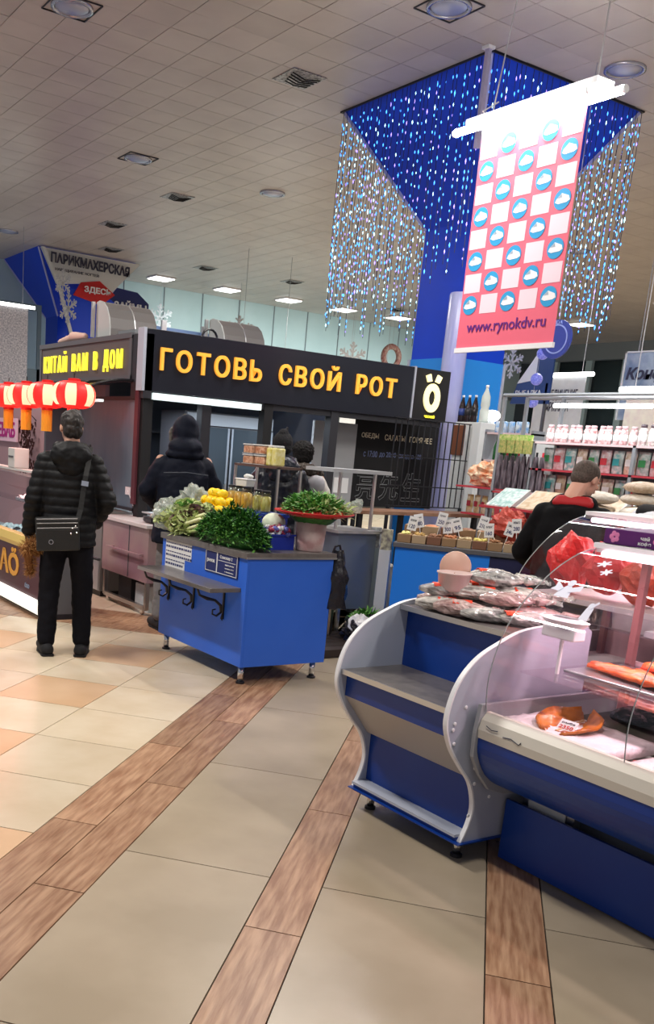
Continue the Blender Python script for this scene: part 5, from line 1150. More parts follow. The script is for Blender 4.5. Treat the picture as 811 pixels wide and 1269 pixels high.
gp = smoothpoly([(2.96,.70),(2.975,.85),(3.01,1.0),(3.08,1.13),(3.17,1.22),(3.26,1.25)],3)
build('curved_pane', MB().sheet([[(p[0],y,p[1]) for p in gp] for y in (yA+.01,yB)]), clearp, t, True, off=o)
vs = [(p[0],yA+.008,p[1]) for p in gp]+[(3.36,yA+.008,1.25),(3.36,yA+.008,.70)]; build('end_pane', MB().add(vs,[tuple(range(len(vs)))]), clearp, t, off=o)
build('pane_edge', MB().tube([(p[0],yA+.008,p[1]) for p in gp],.004,5), dgrey, t, off=o)
build('top_shelf', MB().box(3.22,3.38,yA,yB,1.25,1.27), offwhite, t, off=o); build('back_post', MB().box(3.33,3.35,yA+.02,yA+.04,.6,1.25), steel, t, off=o)
build('glass_shelf', MB().box(3.12,3.34,yA+.02,yB,.97,.978), clearp, t, off=o)
orange = mat('logo_orange',(.85,.42,.06),.5)
build('logo_lettering', text_mb('БАÖ',.4,.006,(2.955,8.93,.29),(0,-1,0),(0,0,1),.012,.78,height=.27), orange, t, off=o)
build('small_lettering', text_mb('бао',.1,.004,(2.955,8.30,.235),(0,-1,0),(0,0,1),.001,.12,height=.05), mat('ink_pale_blue',(.25,.32,.45),.5), t, off=o)
area_light('case_light_left', (3.25,9.2,1.22), .06, 1.6, 8, (1,.75,.75))
for k,(x,y,z,m_,l_) in enumerate(((3.19,8.3,.652,'tray_teal','teal tray of ice at the near end of the deli showcase'),(3.19,8.85,.652,'tray_teal','second teal tray further along in the deli showcase'),(3.23,8.35,.98,'tray_pink','pink tray of meat on the glass shelf of the deli showcase'),(3.23,8.95,.98,'tray_pink','second pink meat tray on the glass shelf of the deli showcase'),(3.19,9.4,.652,'tray_teal','third teal tray in the deli showcase'))):
    mm = mat(m_,(.10,.32,.35) if m_ == 'tray_teal' else (.55,.22,.22),.3,n1=(.40,.62,.62) if m_ == 'tray_teal' else (.75,.42,.40),nscale=18,bump=.8)
    t = thing('food_tray', l_, 'tray', (x,y,z)); build('tray', MB().box(-.10,.10,-.22,.22,0,.025), steel, t); mb = MB(); mb.sheet([[((i/7-.5)*.18,(j/9-.5)*.4,.026+.03*abs(noise.noise(Vector((i*.8+k*7,j*.8,1))))*2) for j in range(10)] for i in range(8)]); build('food', mb, mm, t, True)
# back of the Chinese food stand: pink wall, brick poster, price sign
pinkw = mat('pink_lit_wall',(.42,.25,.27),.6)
t = thing('stand_back_wall','pinkish rear wall of the deli stand under the lanterns','wall panel',(4.75,11.5,0)); o = (4.75,11.5,0)
build('panel', MB().box(4.75,4.8,10.75,16.5,0,2.25), pinkw, t, off=o)
bw = mat('brick_print',(.40,.16,.15),.6)
n_ = 0
for r in range(12):
    for c_ in range(3):
        y = 10.82+c_*.21+(.1 if r % 2 else 0); z = 1.02+r*.088; build('brick', MB().box(4.735,4.75,y,y+.195,z,z+.075), bw, t, off=o)
t = thing('kebab_sign','pink and purple sign with cyrillic letters at the left edge','sign',(4.70,14.35,1.64)); build('board', MB().box(0,.03,-.55,.55,-.16,.18), mat('sign_pink',(.85,.55,.66),.6), t); build('lettering', text_mb('КЕБАБ',.3,.01,(-.004,.0,-.10),(0,-1,0),(0,0,1),.008,1.0,height=.22), mat('sign_magenta',(.42,.01,.20),.6), t)
t = thing('wine_bottle_print','dark hanging bundle of dried peppers on the rear wall under the lanterns','decoration',(4.62,13.1,1.5)); mb = MB(); rr = random.Random(4)
for _ in range(140): x,y,z = rr.uniform(-.05,.05), rr.uniform(-.22,.22), rr.uniform(-.4,.3); mb.tube([(x,y,z),(x+rr.uniform(-.02,.02),y+rr.uniform(-.04,.04),z-.07)],[.014,.004],5)
build('hook_string', MB().tube([(0.13,0,.30),(0,0,.42),(0,0,.2)],.008,5), black, t)
tag(build('peppers', mb, mat('pepper_dark',(.05,.012,.012),.4), t), kind='stuff'); t.name = 'pepper_string'
t = thing('till_printer','small white printer standing on the deli counter','printer',(3.30,9.6,1.271)); build('case', MB().box(-.08,.08,-.10,.10,0,.20), offwhite, t, bevel=.01); build('slot', MB().box(-.085,-.08,-.07,.07,.10,.12), dgrey, t)
# ------------------------------------------------------------- stall interior
t = st; o = (SX,SY,0)
build('inner_shelf', MB().box(4.6,8.2,11.1,11.45,1.3,1.33).box(4.6,8.2,11.1,11.45,1.75,1.78), dgrey, t, off=o)
gl2 = mat('fridge_glass',(.05,.065,.08),.12)
t = thing('drinks_fridge','dark glass-fronted double fridge inside the food stall','fridge',(6.0,9.9,0))
build('body', MB().box(-.62,.62,0,.6,0,2.02), dgrey, t, bevel=.006)
for s in (-1,1):
    d_ = build('door', MB().box(s*.31-.29,s*.31+.29,-.03,0,.1,1.85), gl2, t); build('handle', MB().box(s*.04-.012,s*.04+.012,-.06,-.03,.8,1.2), galv, d_); build('door_frame', MB().box(s*.31-.295,s*.31-.27,-.035,-.03,.1,1.85).box(s*.31+.27,s*.31+.295,-.035,-.03,.1,1.85), mat('door_frame_grey',(.30,.33,.38),.4), d_)
build('header', MB().box(-.6,.6,-.03,0,1.87,2.0), mat('header_white',(.35,.38,.42),.5), t)
rr = random.Random(5)
for k in range(9): pass
t = thing('grey_partition','tall grey partition panel behind the customers inside the stall','panel',(7.0,9.15,0)); build('panel', MB().box(-.30,.34,0,.04,.05,2.02), mat('panel_grey',(.36,.37,.39),.5), t); build('notice', MB().box(-.18,-.02,-.006,0,1.22,1.40), paper, t); build('notice', MB().box(.06,.28,-.006,0,1.20,1.38), paper, t); build('foot', MB().box(-.28,.3,-.1,.1,0,.05), dgrey, t)
# menu board
t = thing('menu_board','black chalkboard menu with cyrillic words and outlined chinese characters','menu board',(8.1,9.20,0)); o = (8.1,9.2,0)
build('board', MB().box(7.37,8.90,9.20,9.24,1.05,2.12), blackm, t, off=o)
build('support', MB().box(7.45,7.50,9.21,9.24,0,1.05), black, t, off=o); build('support', MB().box(8.78,8.83,9.21,9.24,0,1.05), black, t, off=o)
chalk = mat('chalk_cream',(.75,.65,.48),.8); chalkb = mat('chalk_blue',(.14,.17,.32),.8); chalkg = mat('chalk_grey',(.26,.27,.28),.8)
[build('heading', text_mb(w_,.1,.003,(x_,9.197,1.865),(1,0,0),(0,0,1),.0008,l_,height=.07), chalk, t, off=o) for w_,x_,l_ in (('ОБЕДЫ',7.59,.27),('САЛАТЫ',7.99,.33),('ГОРЯЧЕЕ',8.42,.38))]
[build('opening_hours', text_mb(w_,.1,.003,(x_,9.197,1.65),(1,0,0),(0,0,1),.0006,l_,height=.075), chalkb, t, off=o) for w_,x_,l_ in (('с 17:00',7.62,.22),('до 20:00',7.90,.27),('скидка 50%',8.28,.40))]
def outline_text(s, o_, w_, h_, m, parent, off):
    a = text_mb(s,.5,.004,o_,(1,0,0),(0,0,1),.012,w_,height=h_); b = text_mb(s,.5,.004,(o_[0],o_[1]-.003,o_[2]+.008),(1,0,0),(0,0,1),.002,w_*.96,height=h_*.95)
    build('character_outline', a, m, parent, off=off); build('character_fill', b, blackm, parent, off=off)
for k, ch in enumerate('亮先生'): outline_text(ch, (7.60+k*.375,9.197,1.13), .32,.36, chalkg, t, o)
# metal grid screen and wooden bar
t = thing('wire_grid_screen','black metal grid screen standing in front of the menu board','screen',(7.8,8.3,0)); o = (7.8,8.3,0)
for k in range(14): build('upright_bar', MB().box(7.20+k*.088,7.21+k*.088,8.30,8.31,1.12,2.1), black, t, off=o)
for z in (1.12,1.35,1.68,2.1): build('cross_bar', MB().box(7.18,8.37,8.295,8.315,z,z+.012), black, t, off=o)
for x in (7.20,8.34): build('leg', MB().box(x,x+.03,8.29,8.32,0,1.12), black, t, off=o)
t = thing('wooden_bar_counter','brown wooden bar shelf running below the menu board','counter',(7.2,7.9,0)); o = (7.2,7.9,0)
build('top', MB().box(6.3,8.25,7.75,8.15,1.06,1.10), mat('bar_wood',(.20,.10,.06),.4,n1=(.30,.17,.11),nscale=4,nstretch=(1,9,1)), t, off=o, bevel=.004)
for x in (6.4,7.2,8.1): build('leg', MB().box(x,x+.05,7.8,7.85,0,1.06), black, t, off=o); build('leg', MB().box(x,x+.05,8.05,8.10,0,1.06), black, t, off=o)
build('stretcher', MB().box(6.4,8.15,7.81,7.84,.45,.49), black, t, off=o); build('low_shelf', MB().box(6.4,8.15,7.8,8.1,.2,.22), dgrey, t, off=o)
for k,(x,l_) in enumerate(((6.55,'low pale carton under the wooden bar'),(7.5,'wide brown carton under the wooden bar'),(7.95,'white carton under the right end of the wooden bar'))): tag(build('carton', MB().box(x,x+.3,7.83,8.07,.221,.5), (offwhite,mat('carton_brown',(.30,.19,.11),.7),white)[k]), l_, 'carton')
# metal worktable with a raised frame
t = thing('steel_worktable','steel worktable with an upright frame shelf right of the vegetable cart','table',(5.4,6.75,0)); o = (5.4,6.75,0)
build('top', MB().box(5.12,5.62,6.50,7.0,.98,1.005), galv, t, off=o)
build('cabinet', MB().box(5.15,5.58,6.53,6.98,.30,.98), mat('steel_blue_grey',(.17,.20,.25),.35,.4), t, off=o)
for x, y in ((5.15,6.53),(5.56,6.53),(5.15,6.95),(5.56,6.95)): build('leg', MB().box(x,x+.03,y,y+.03,0,.30), steel, t, off=o)
for x in (5.16,5.55): build('frame_post', MB().box(x,x+.022,6.60,6.622,1.005,1.50), galv, t, off=o)
build('frame_shelf', MB().box(5.0,5.66,6.5,6.9,1.50,1.53), mat('shelf_pale',(.42,.44,.46),.4), t, off=o)
# packs rack behind the cart
t = thing('pack_rack','small dark rack shelf behind the pickle jars','rack',(4.62,6.95,0)); o = (4.62,6.95,0)
build('shelf', MB().box(4.50,4.75,6.6,7.30,1.49,1.51), mat('rack_brown',(.10,.06,.05),.5), t, off=o)
build('shelf', MB().box(4.50,4.75,6.6,7.30,.6,.62), dgrey, t, off=o)
for x, y in ((4.50,6.6),(4.73,6.6),(4.50,7.28),(4.73,7.28)): build('post', MB().box(x,x+.02,y,y+.02,0,1.5 if y < 7 else 1.5), steel, t, off=o)
nutm = mat('nut_pack',(.42,.16,.07),.4,n1=(.75,.48,.32),nscale=40); ylm = mat('yellow_pack',(.70,.62,.10),.4,n1=(.85,.80,.45),nscale=25)
lab_ = ['lower left clear box of pink nuts on the rack shelf','upper left clear box of pink nuts on the rack shelf','lower right clear box of pink nuts','upper right clear box of pink nuts','yellow jar pack standing right of the nut boxes','second yellow pack at the right end of the rack shelf']
for k,(y,z,m_,w_) in enumerate(((7.16,1.511,nutm,.17),(7.16,1.60,nutm,.17),(6.97,1.511,nutm,.17),(6.97,1.60,nutm,.16))):
    t = thing('nut_box', lab_[k], 'box', (4.62,y,z)); build('contents', MB().box(-.075,.075,-w_/2+.005,w_/2-.005,.004,.068), m_, t, bevel=.01); build('clear_lid', MB().box(-.08,.08,-w_/2,w_/2,.07,.082), offwhite, t, bevel=.004); build('base', MB().box(-.08,.08,-w_/2,w_/2,0,.004), offwhite, t)
for k, y in enumerate((6.84,6.76)):
    t = thing('yellow_pack', lab_[4+k], 'packet', (4.60,y,1.511)); build('pack', MB().box(-.05,.05,-.035,.035,0,.15), ylm, t, bevel=.012); build('cap', MB().box(-.04,.04,-.028,.028,.15,.17), offwhite, t, bevel=.006)
# black bag with greens on the floor
t = thing('black_bag_of_greens','black bag of green herbs and white paper on the floor between cart and stand','bag',(5.34,6.26,0)); 
crk_ = crinkle_bag('film', None, None, (0,0,0), (.22,.17,.15), bb, 61, (24,14), .05, t)
mb = MB(); foliage(mb,(.03,.05,.18),(.15,.12,.14),700,.035,.07); tag(build('greens', mb, leafm[1], t), kind='stuff')
crinkle_bag('white_paper', None, None, (-.12,-.05,.15), (.09,.08,.08), paper, 62, (16,10), .04, t)
t = thing('flour_sack','white paper sack standing left of the blue nut counter','sack',(6.05,6.95,0)); mb = MB(); rows = []
for i in range(8): rows.append([((.11+.012*sin(i*2+j))*cos(2*pi*j/16), (.16+.012*sin(i+j*2))*sin(2*pi*j/16), .02+.60*i/7) for j in range(17)])
build('sack', MB().sheet(rows), mat('sack_white',(.62,.60,.55),.7,bump=.4,nscale=12), t, True); build('tied_top', MB().ell((0,0,.63),(.10,.14,.05),12,6), MATS['sack_white'], t, True); build('print', MB().bar((-.125,.03,.42),(-.125,-.07,.34),.004,.02).bar((-.125,.03,.36),(-.125,-.07,.28),.004,.02), mat('print_grey',(.15,.15,.15),.6), t)
t = thing('dark_platform','dark wooden floor platform behind the vegetable cart','platform',(5.0,6.4,0))
for k in range(5): build('plank', MB().box(-.55,.35,-.42+k*.14,-.29+k*.14,.005,.07), mat('platform_dark',(.035,.022,.018),.5), t)
# ------------------------------------------------------------- blue nut and dried-fruit counter
u0 = Vector((5.50,6.17,0)); dv = Vector((.655,-.755,0)); nv = Vector((.755,.655,0))
ang_ = math.atan2(dv.y, dv.x)
t = thing('nut_counter','bright blue counter with a dark top carrying boxes of dried fruit and price tags','counter',(u0.x,u0.y,0),ang_)
build('front_panel', MB().box(0,.80,0,.02,.05,.91), mat('counter_blue',(.01,.20,.78),.4), t); build('side_panel', MB().box(0,.02,.02,.7,.05,.91), MATS['counter_blue'], t)
build('corner_panel', MB().box(.80,1.35,.0,.02,.05,.90), mat('navy_panel',(.01,.012,.06),.5), t); build('carcass', MB().box(.02,1.35,.02,.7,.05,.91), dgrey, t); build('top', MB().box(-.02,1.37,-.025,.72,.91,.95), dgrey, t, bevel=.004); build('kickboard', MB().box(.03,1.3,.04,.66,0,.05), black, t)
Mc = Matrix.Translation((u0.x,u0.y,0))@Matrix.Rotation(ang_,4,'Z')
cols = [((.75,.70,.25),'yellow'),((.45,.28,.08),'golden brown'),((.30,.15,.08),'dark brown'),((.55,.22,.10),'orange brown'),((.62,.50,.30),'pale tan'),((.65,.55,.15),'mustard'),((.30,.13,.05),'chestnut'),((.25,.08,.04),'reddish brown'),((.40,.20,.08),'caramel'),((.22,.10,.05),'dark chestnut')]
for k,(c_,cn) in enumerate(cols):
    x = .06+k*.128; P = Mc@Vector((x,.10,.951)); t = thing('dried_fruit_box', '%s box of dried fruit, %s in the front row on the blue counter' % (cn, ['first','second','third','fourth','fifth','sixth','seventh','eighth','ninth','last'][k]), 'box', P, ang_)
    build('tray', MB().box(-.058,.058,-.07,.07,0,.07), mat('kraft_%d'%(k%3),[(.30,.18,.09),(.42,.30,.18),(.20,.09,.05)][k%3],.6), t, bevel=.003); m_ = MB(); rk = random.Random(k)
    for _ in range(24): m_.ell((rk.uniform(-.045,.045),rk.uniform(-.055,.055),.072+rk.uniform(0,.014)),(.014,.012,.009),6,4)
    tag(build('fruit', m_, mat('fruit_'+cn.replace(' ','_'),c_,.6), t, True), kind='stuff')
for k in range(9):
    P = Mc@Vector((.08+k*.115,.19+.02*(k%2),.951)); z_ = .10+.03*(k%3)
    t = thing('price_card', 'white price card, %s from the left on the blue counter' % ['first','second','third','fourth','fifth','sixth','seventh','eighth','ninth'][k], 'price card', P, ang_); t.rotation_euler = (radians(-8), radians((8,-14,10,-8,-18,12,-5,14,-6)[k]), ang_)
    build('stick', MB().tube([(0,0,0),(0,0,z_)],.003,5), white, t); build('card', MB().box(-.04,.04,-.002,.002,z_,z_+.12), paper, t); build('figures', text_mb(('120','180','250','300','95','210','160','340','280')[k],.04,.001,(0,-.0028,z_+.018),(1,0,0),(0,0,1),.0008,.052,height=.035), inkblue, t); build('caption', text_mb(('изюм','финик','орех','курага','инжир','чай','мак','вишня','манго')[k],.04,.001,(0,-.0028,z_+.078),(1,0,0),(0,0,1),.0004,.052,height=.02), ink, t)
tag(build('riser_shelf', MB(Mc).box(.0,1.36,.30,.70,.951,1.00), mat('riser_wood',(.22,.15,.10),.6)), 'brown riser board behind the price cards on the blue counter', 'shelf')
for k in range(6):
    P = Mc@Vector((.08+k*.16,.50,1.001)); t = thing('bulk_box', 'box of nuts on the riser, %s from the left' % ['first','second','third','fourth','fifth','sixth','seventh','eighth'][k], 'box', P, ang_); build('tray', MB().box(-.07,.07,-.10,.10,0,.08), mat('kraft_%d'%(k%3),(.3,.2,.1),.6), t, bevel=.003); build('nuts', MB().ell((0,0,.075),(.06,.09,.02),12,6), MATS['fruit_'+cols[(k*3)%10][1].replace(' ','_')], t, True)
# white jars and cards at the left end
for k,(x,y,l_) in enumerate(((-.12,.28,'white jar left of the blue counter'),(-.24,.40,'patterned carton left of the blue counter'))): 
    P = Mc@Vector((x,y,.0)); t = thing('carton_stand', 'narrow white stand with printed cartons '+('next to' if k == 0 else 'further from')+' the blue counter end', 'stand', P, ang_); build('post', MB().box(-.05,.05,-.05,.05,0,.85), (offwhite,mat('stand_grey',(.30,.36,.38),.5))[k], t); build('carton', MB().box(-.045,.045,-.045,.045,.85,1.03), (mat('carton_print',(.55,.52,.35),.6,n1=(.15,.13,.12),nscale=22),mat('carton_print2',(.50,.52,.50),.6,n1=(.10,.10,.14),nscale=22))[k], t)
# ------------------------------------------------------------- dry-goods stall at the right, behind the seller
t = thing('dry_goods_rack','white and red shelf rack of the dry-goods stall behind the seller','rack',(7.0,5.3,0)); o = (7.0,5.3,0)
shelfred = mat('shelf_red',(.45,.04,.06),.45); shelfpale = mat('shelf_pale_pink',(.62,.50,.52),.45); upr = mat('upright_steel',(.38,.42,.46),.35,.5)
RX = 7.0
def S_(y0,y1,z,x0=RX,x1=RX+.35,m=shelfpale): build('shelf', MB().box(x0,x1,y0,y1,z-.018,z), m, t, off=o)
S_(4.0,6.15,1.90); S_(4.0,6.15,1.66,m=shelfred); S_(4.0,6.57,1.42,m=shelfred); S_(4.0,6.57,1.12,m=shelfred); S_(4.0,6.57,.7,m=shelfred)
for y in (4.0,5.05,6.12,6.55):
    build('upright', MB().box(RX+.31,RX+.34,y,y+.03,0,2.32), upr, t, off=o)
    build('upright', MB().box(RX+.0,RX+.03,y,y+.03,0,1.9 if y < 6.5 else 2.30), upr, t, off=o)
build('top_rail', MB().tube([(RX,6.57,2.31),(RX,4.0,2.31)],.016,8), upr, t, off=o); build('top_rail', MB().tube([(RX+.34,6.57,2.31),(RX+.34,4.0,2.31)],.016,8), upr, t, off=o)
build('back_panel', MB().box(RX+.35,RX+.37,4.0,6.57,0,1.92), mat('rack_back',(.55,.58,.60),.5), t, off=o)
for k,(y,l_) in enumerate(((5.5,0),(4.4,0))): build('tube_lamp', MB().tube([(RX+.05,y+.5,2.22),(RX+.05,y-.5,2.22)],.02,8), mat('tube_soft',(1,1,1),.5,emit=(.95,1,1),es=3), t, off=o)
area_light('rack_light', (RX-.1,5.2,2.15), .1, 2.0, 9, (.95,.98,1), (0,radians(-35),0))
rr = random.Random(12)
ords = ['first','second','third','fourth','fifth','sixth','seventh','eighth','ninth','tenth','eleventh','twelfth','thirteenth','fourteenth','fifteenth','sixteenth','seventeenth','eighteenth','nineteenth','twentieth']
jarcont = [mat('jar_white',(.60,.58,.56),.4,n1=(.30,.20,.20),nscale=40), mat('jar_dark',(.06,.04,.05),.3), mat('jar_rose',(.30,.12,.12),.4,n1=(.62,.48,.48),nscale=40)]
def small_jar(loc, label, c_, lid, h=.13, r=.032, grp=None):
    t = thing('condiment_jar', label, 'jar', loc, 0, grp); build('jar', MB().lathe([(r*.9,0),(r,.008),(r,h*.7),(r*.7,h*.86)],12), c_, t, True); build('cap', MB().lathe([(r*.72,h*.84),(r*.75,h),(r*.6,h+.004)],12), lid, t, True); build('paper_label', MB().lathe([(r*1.01,h*.2),(r*1.01,h*.55)],12), paper, t, True); return t
pa = family(small_jar((RX+.08,6.02,1.902),'white-labelled condiment jar, first from the left on the top shelf',jarcont[2],mat('cap_rose',(.45,.30,.32),.4),.15,.034,'jars on the top rack shelf'))
pb = family(small_jar((RX+.08,5.06,1.902),'dark-capped condiment bottle, first of the dark ones on the top shelf',jarcont[0],jarcont[1],.17,.034,'dark-capped bottles on the top rack shelf'))
for k in range(1,12): dup(pa,(RX+.08+.02*(k%2),6.02-k*.078,1.902),k,'white-labelled condiment jar, %s from the left on the top shelf'%ords[k])
for k in range(1,11): dup(pb,(RX+.08+.02*(k%2),5.06-k*.078,1.902),k,'dark-capped condiment bottle, %s of the dark ones on the top shelf'%ords[k])
def pack(loc, label, m, w=.10, h=.17, d=.05, tilt=.0, grp='packets on the rack shelves', cap=None):
    t = thing('food_packet', label, 'packet', loc, 0, grp); t.rotation_euler = (0,tilt,rr.uniform(-.1,.1))
    rows = [[(-d/2*(1-((j/4-.5)*1.8)**2)*sin(pi*(i+.6)/7.2), (j/4-.5)*w, h*i/6) for j in range(5)] for i in range(7)]; rows2 = [[(-p[0],p[1],p[2]) for p in r] for r in rows]
    mb = MB(); mb.sheet(rows); mb.sheet(rows2); build('pouch', mb, m, t, True); build('printed_label', MB().box(-d*.55,-d*.53,-w*.3,w*.3,h*.35,h*.65), cap or shelfred, t); return t
pmats = [mat('pk_white',(.70,.74,.74),.35,n1=(.25,.45,.42),nscale=26,bump=.3), mat('pk_cream',(.50,.36,.22),.4,n1=(.78,.74,.66),nscale=26,bump=.3), mat('pk_teal',(.12,.42,.42),.35,n1=(.75,.80,.78),nscale=22), mat('pk_pale',(.74,.74,.78),.35,n1=(.55,.30,.30),nscale=24,bump=.3), mat('pk_blue',(.03,.12,.42),.35,n1=(.30,.45,.70),nscale=18), mat('pk_tan',(.45,.32,.20),.5,n1=(.60,.50,.38),nscale=18,bump=.3)]
cols_ = ['white','cream','teal-printed','pale','blue','tan']; capc = [mat('cap_green',(.05,.30,.10),.4), mat('cap_red',(.55,.04,.06),.4), mat('cap_teal',(.04,.35,.38),.4), paper]
for row,(z,n_,y0,x_) in enumerate(((1.662,16,6.02,.10),(1.422,16,6.1,.12))):
    for k in range(n_):
        c_ = (k*7+row*3) % 4 if not (row == 0 and k == 12) else 4
        if row == 1 and k % 3 == 2: c_ = 5
        pack((RX+x_,y0-k*.125,z), '%s food packet, %s from the left on the %s rack shelf' % (cols_[c_], ords[k], ('second','third')[row]), pmats[c_], .11,.19,.06, 0, cap=capc[(k+row)%4])
for k in range(14): pack((RX+.06,6.48-k*.125,1.122), '%s packet, %s from the left on the fourth rack shelf' % (cols_[(k*5)%6 if (k*5)%6 != 4 else 1], ords[k]), pmats[(k*5)%6 if (k*5)%6 != 4 else 1], .11,.20,.07)
for k in range(12): pack((RX+.06,6.48-k*.14,.702), '%s packet, %s from the left on the lowest visible rack shelf' % (cols_[(k*5+1)%6 if (k*5+1)%6 != 4 else 3], ords[k]), pmats[(k*5+1)%6 if (k*5+1)%6 != 4 else 3], .12,.22,.08)
# green and dark strip goods hanging at the rack's left end
t = thing('green_sachet_strip','green and yellow sachet strip hanging at the left end of the rack','packets',(RX-.02,6.33,1.90)); build('header', MB().box(-.01,.01,-.20,.20,.0,.05), mat('sachet_green',(.18,.40,.05),.4,n1=(.60,.60,.25),nscale=40), t)
for k in range(4): build('sachet', MB().box(-.012,.012,-.20+k*.10,-.11+k*.10,-.12,.0), mat('sachet_yellow',(.50,.42,.15),.4,n1=(.20,.30,.08),nscale=45), t)
for k in range(8):
    y = 6.52-k*.072; t = thing('dark_goods_strip','dark bottle-shaped pack, %s in the row hanging left of the seller' % ords[k],'packet',(RX+.02,y,1.44),0,'dark packs left of the seller'); build('pack', MB().prism([(-.022,0),(.022,0),(.026,.22),(.012,.32),(-.012,.32),(-.026,.22)],(-.02,0,0),(0,-1,0),(0,0,1),-.035), mat('pk_black',(.03,.022,.03),.3,n1=(.20,.17,.20),nscale=26,nstretch=(1,1,.3)), t, bevel=.004); build('cap', MB().lathe([(.010,.32),(.010,.36)],8), capc[1] if k % 2 else black, t)
# bottle display with big bottles at the far left of the rack
t = thing('bottle_cabinet','white cabinet with bottles on top, below the blue column','cabinet',(8.55,8.50,0)); build('body', MB().box(-.15,.25,-.32,.10,0,2.14), mat('cab_white',(.60,.64,.66),.4), t, bevel=.006); build('brown_door', MB().box(-.17,-.15,-.08,.10,1.75,2.1), mat('door_brown',(.15,.055,.03),.5), t)
btl = [('dark plastic bottle','leftmost'),('dark plastic bottle','second'),('dark plastic bottle','third')]
for k in range(3):
    t = thing('soft_drink_bottle','%s of the three dark drink bottles on the white cabinet'%btl[k][1],'bottle',(8.50,8.62-k*.105,2.141)); build('body', MB().lathe([(.038,0),(.042,.02),(.04,.18),(.016,.27),(.013,.29)],12), mat('cola_dark',(.02,.012,.015),.15), t, True); build('cap', MB().lathe([(.016,.29),(.016,.315)],10), white, t, True); build('wrapper', MB().lathe([(.0425,.08),(.0425,.16)],12), (mat('wrap_blue',(.03,.06,.25),.4),charcoal,black)[k], t, True)
t = thing('water_bottle','tall clear water bottle at the right end of the white cabinet top','bottle',(8.52,8.27,2.141)); build('body', MB().lathe([(.05,0),(.055,.02),(.055,.14),(.045,.17),(.055,.20),(.05,.30),(.018,.38),(.016,.40)],14), mat('bottle_clear',(.62,.68,.62),.15,alpha=.75), t, True); build('cap', MB().lathe([(.019,.40),(.019,.43)],10), white, t, True)
t = thing('shelf_lamp','bright white lamp glowing behind the bottles on the white cabinet','lamp',(8.66,8.28,2.141)); build('shade', MB().ell((0,0,.09),(.06,.13,.07),16,10), mat('lamp_soft',(1,1,1),.5,emit=(.95,1,1),es=2.5), t, True); build('foot', MB().box(-.03,.03,-.03,.03,0,.03), white, t)
for k in range(5):
    t = thing('green_bottle','green glass bottle, %s in the group on the narrow shelf left of the rack'%ords[k],'bottle',(8.2,7.70-k*.085,1.722)); build('body', MB().lathe([(.032,0),(.035,.01),(.035,.14),(.014,.21),(.012,.27)],12), mat('bottle_green',(.02,.10,.03),.15), t, True); build('cap', MB().lathe([(.014,.27),(.014,.29)],8), offwhite, t, True)
t = thing('narrow_shelf_unit','narrow shelf unit with green bottles between the column and the rack','shelf unit',(8.2,7.55,0)); 
for z in (.6,1.1,1.42,1.72,2.02): build('shelf', MB().box(-.06,.12,-.40,.30,z-.02,z), shelfpale, t)
for y in (-.40,.27): build('side', MB().box(-.06,.12,y,y+.03,0,2.05), upr, t)
for k in range(5):
    t = thing('blue_can','blue and white can, %s on the top of the narrow shelf unit'%ords[k],'can',(8.2,7.72-k*.1,2.022)); build('body', MB().lathe([(.03,0),(.034,.006),(.034,.11),(.028,.12)],12), mat('can_blue',(.10,.30,.60),.3,n1=(.65,.75,.80),nscale=20), t, True); build('lid', MB().lathe([(.028,.12),(.026,.122)],12), steel, t)
fb = mat('fruit_basket_mix',(.70,.22,.08),.4,n1=(.85,.75,.55),nscale=18,bump=.5)
crinkle_bag('sweets_heap','heap of red and golden wrapped sweets on the narrow shelf unit','sweets',(8.0,7.58,1.422),(.13,.26,.13),fb,71,(24,14),.05)
tag(build('sweets_ledge', MB().box(7.82,8.13,7.28,7.88,1.40,1.42), shelfred), 'red ledge carrying the heap of wrapped sweets', 'shelf')
for r in range(2):
    for k in range(6): pack((8.02,7.82-k*.11,1.122-.5*r+(.0 if r == 0 else -.02)), '%s jar-shaped pack, %s from the left on the %s shelf of the narrow unit'%(('golden','cream')[r],ords[k],('middle','lower')[r]), (mat('pk_gold',(.60,.42,.14),.4,n1=(.80,.72,.55),nscale=22),pmats[1])[r], .09,.20,.05, 0, 'packs on the narrow shelf unit')
tag(build('pack_ledge', MB().box(7.95,8.13,7.13,7.88,1.10,1.12), shelfred), 'red ledge under the golden packs of the narrow unit', 'shelf'); tag(build('pack_ledge', MB().box(7.95,8.13,7.13,7.88,.58,.60).box(7.95,7.97,7.13,7.15,0,.58).box(7.95,7.97,7.86,7.88,0,.58), shelfred), 'lower red ledge under the cream packs of the narrow unit', 'shelf')
# red sack left of the seller
crinkle_bag('red_sack','dark red tied sack on the riser board left of the seller','sack',(6.46,5.80,1.0),(.14,.17,.14),mat('sack_red',(.42,.05,.03),.5,bump=.5,nscale=14),81,(24,16),.03)
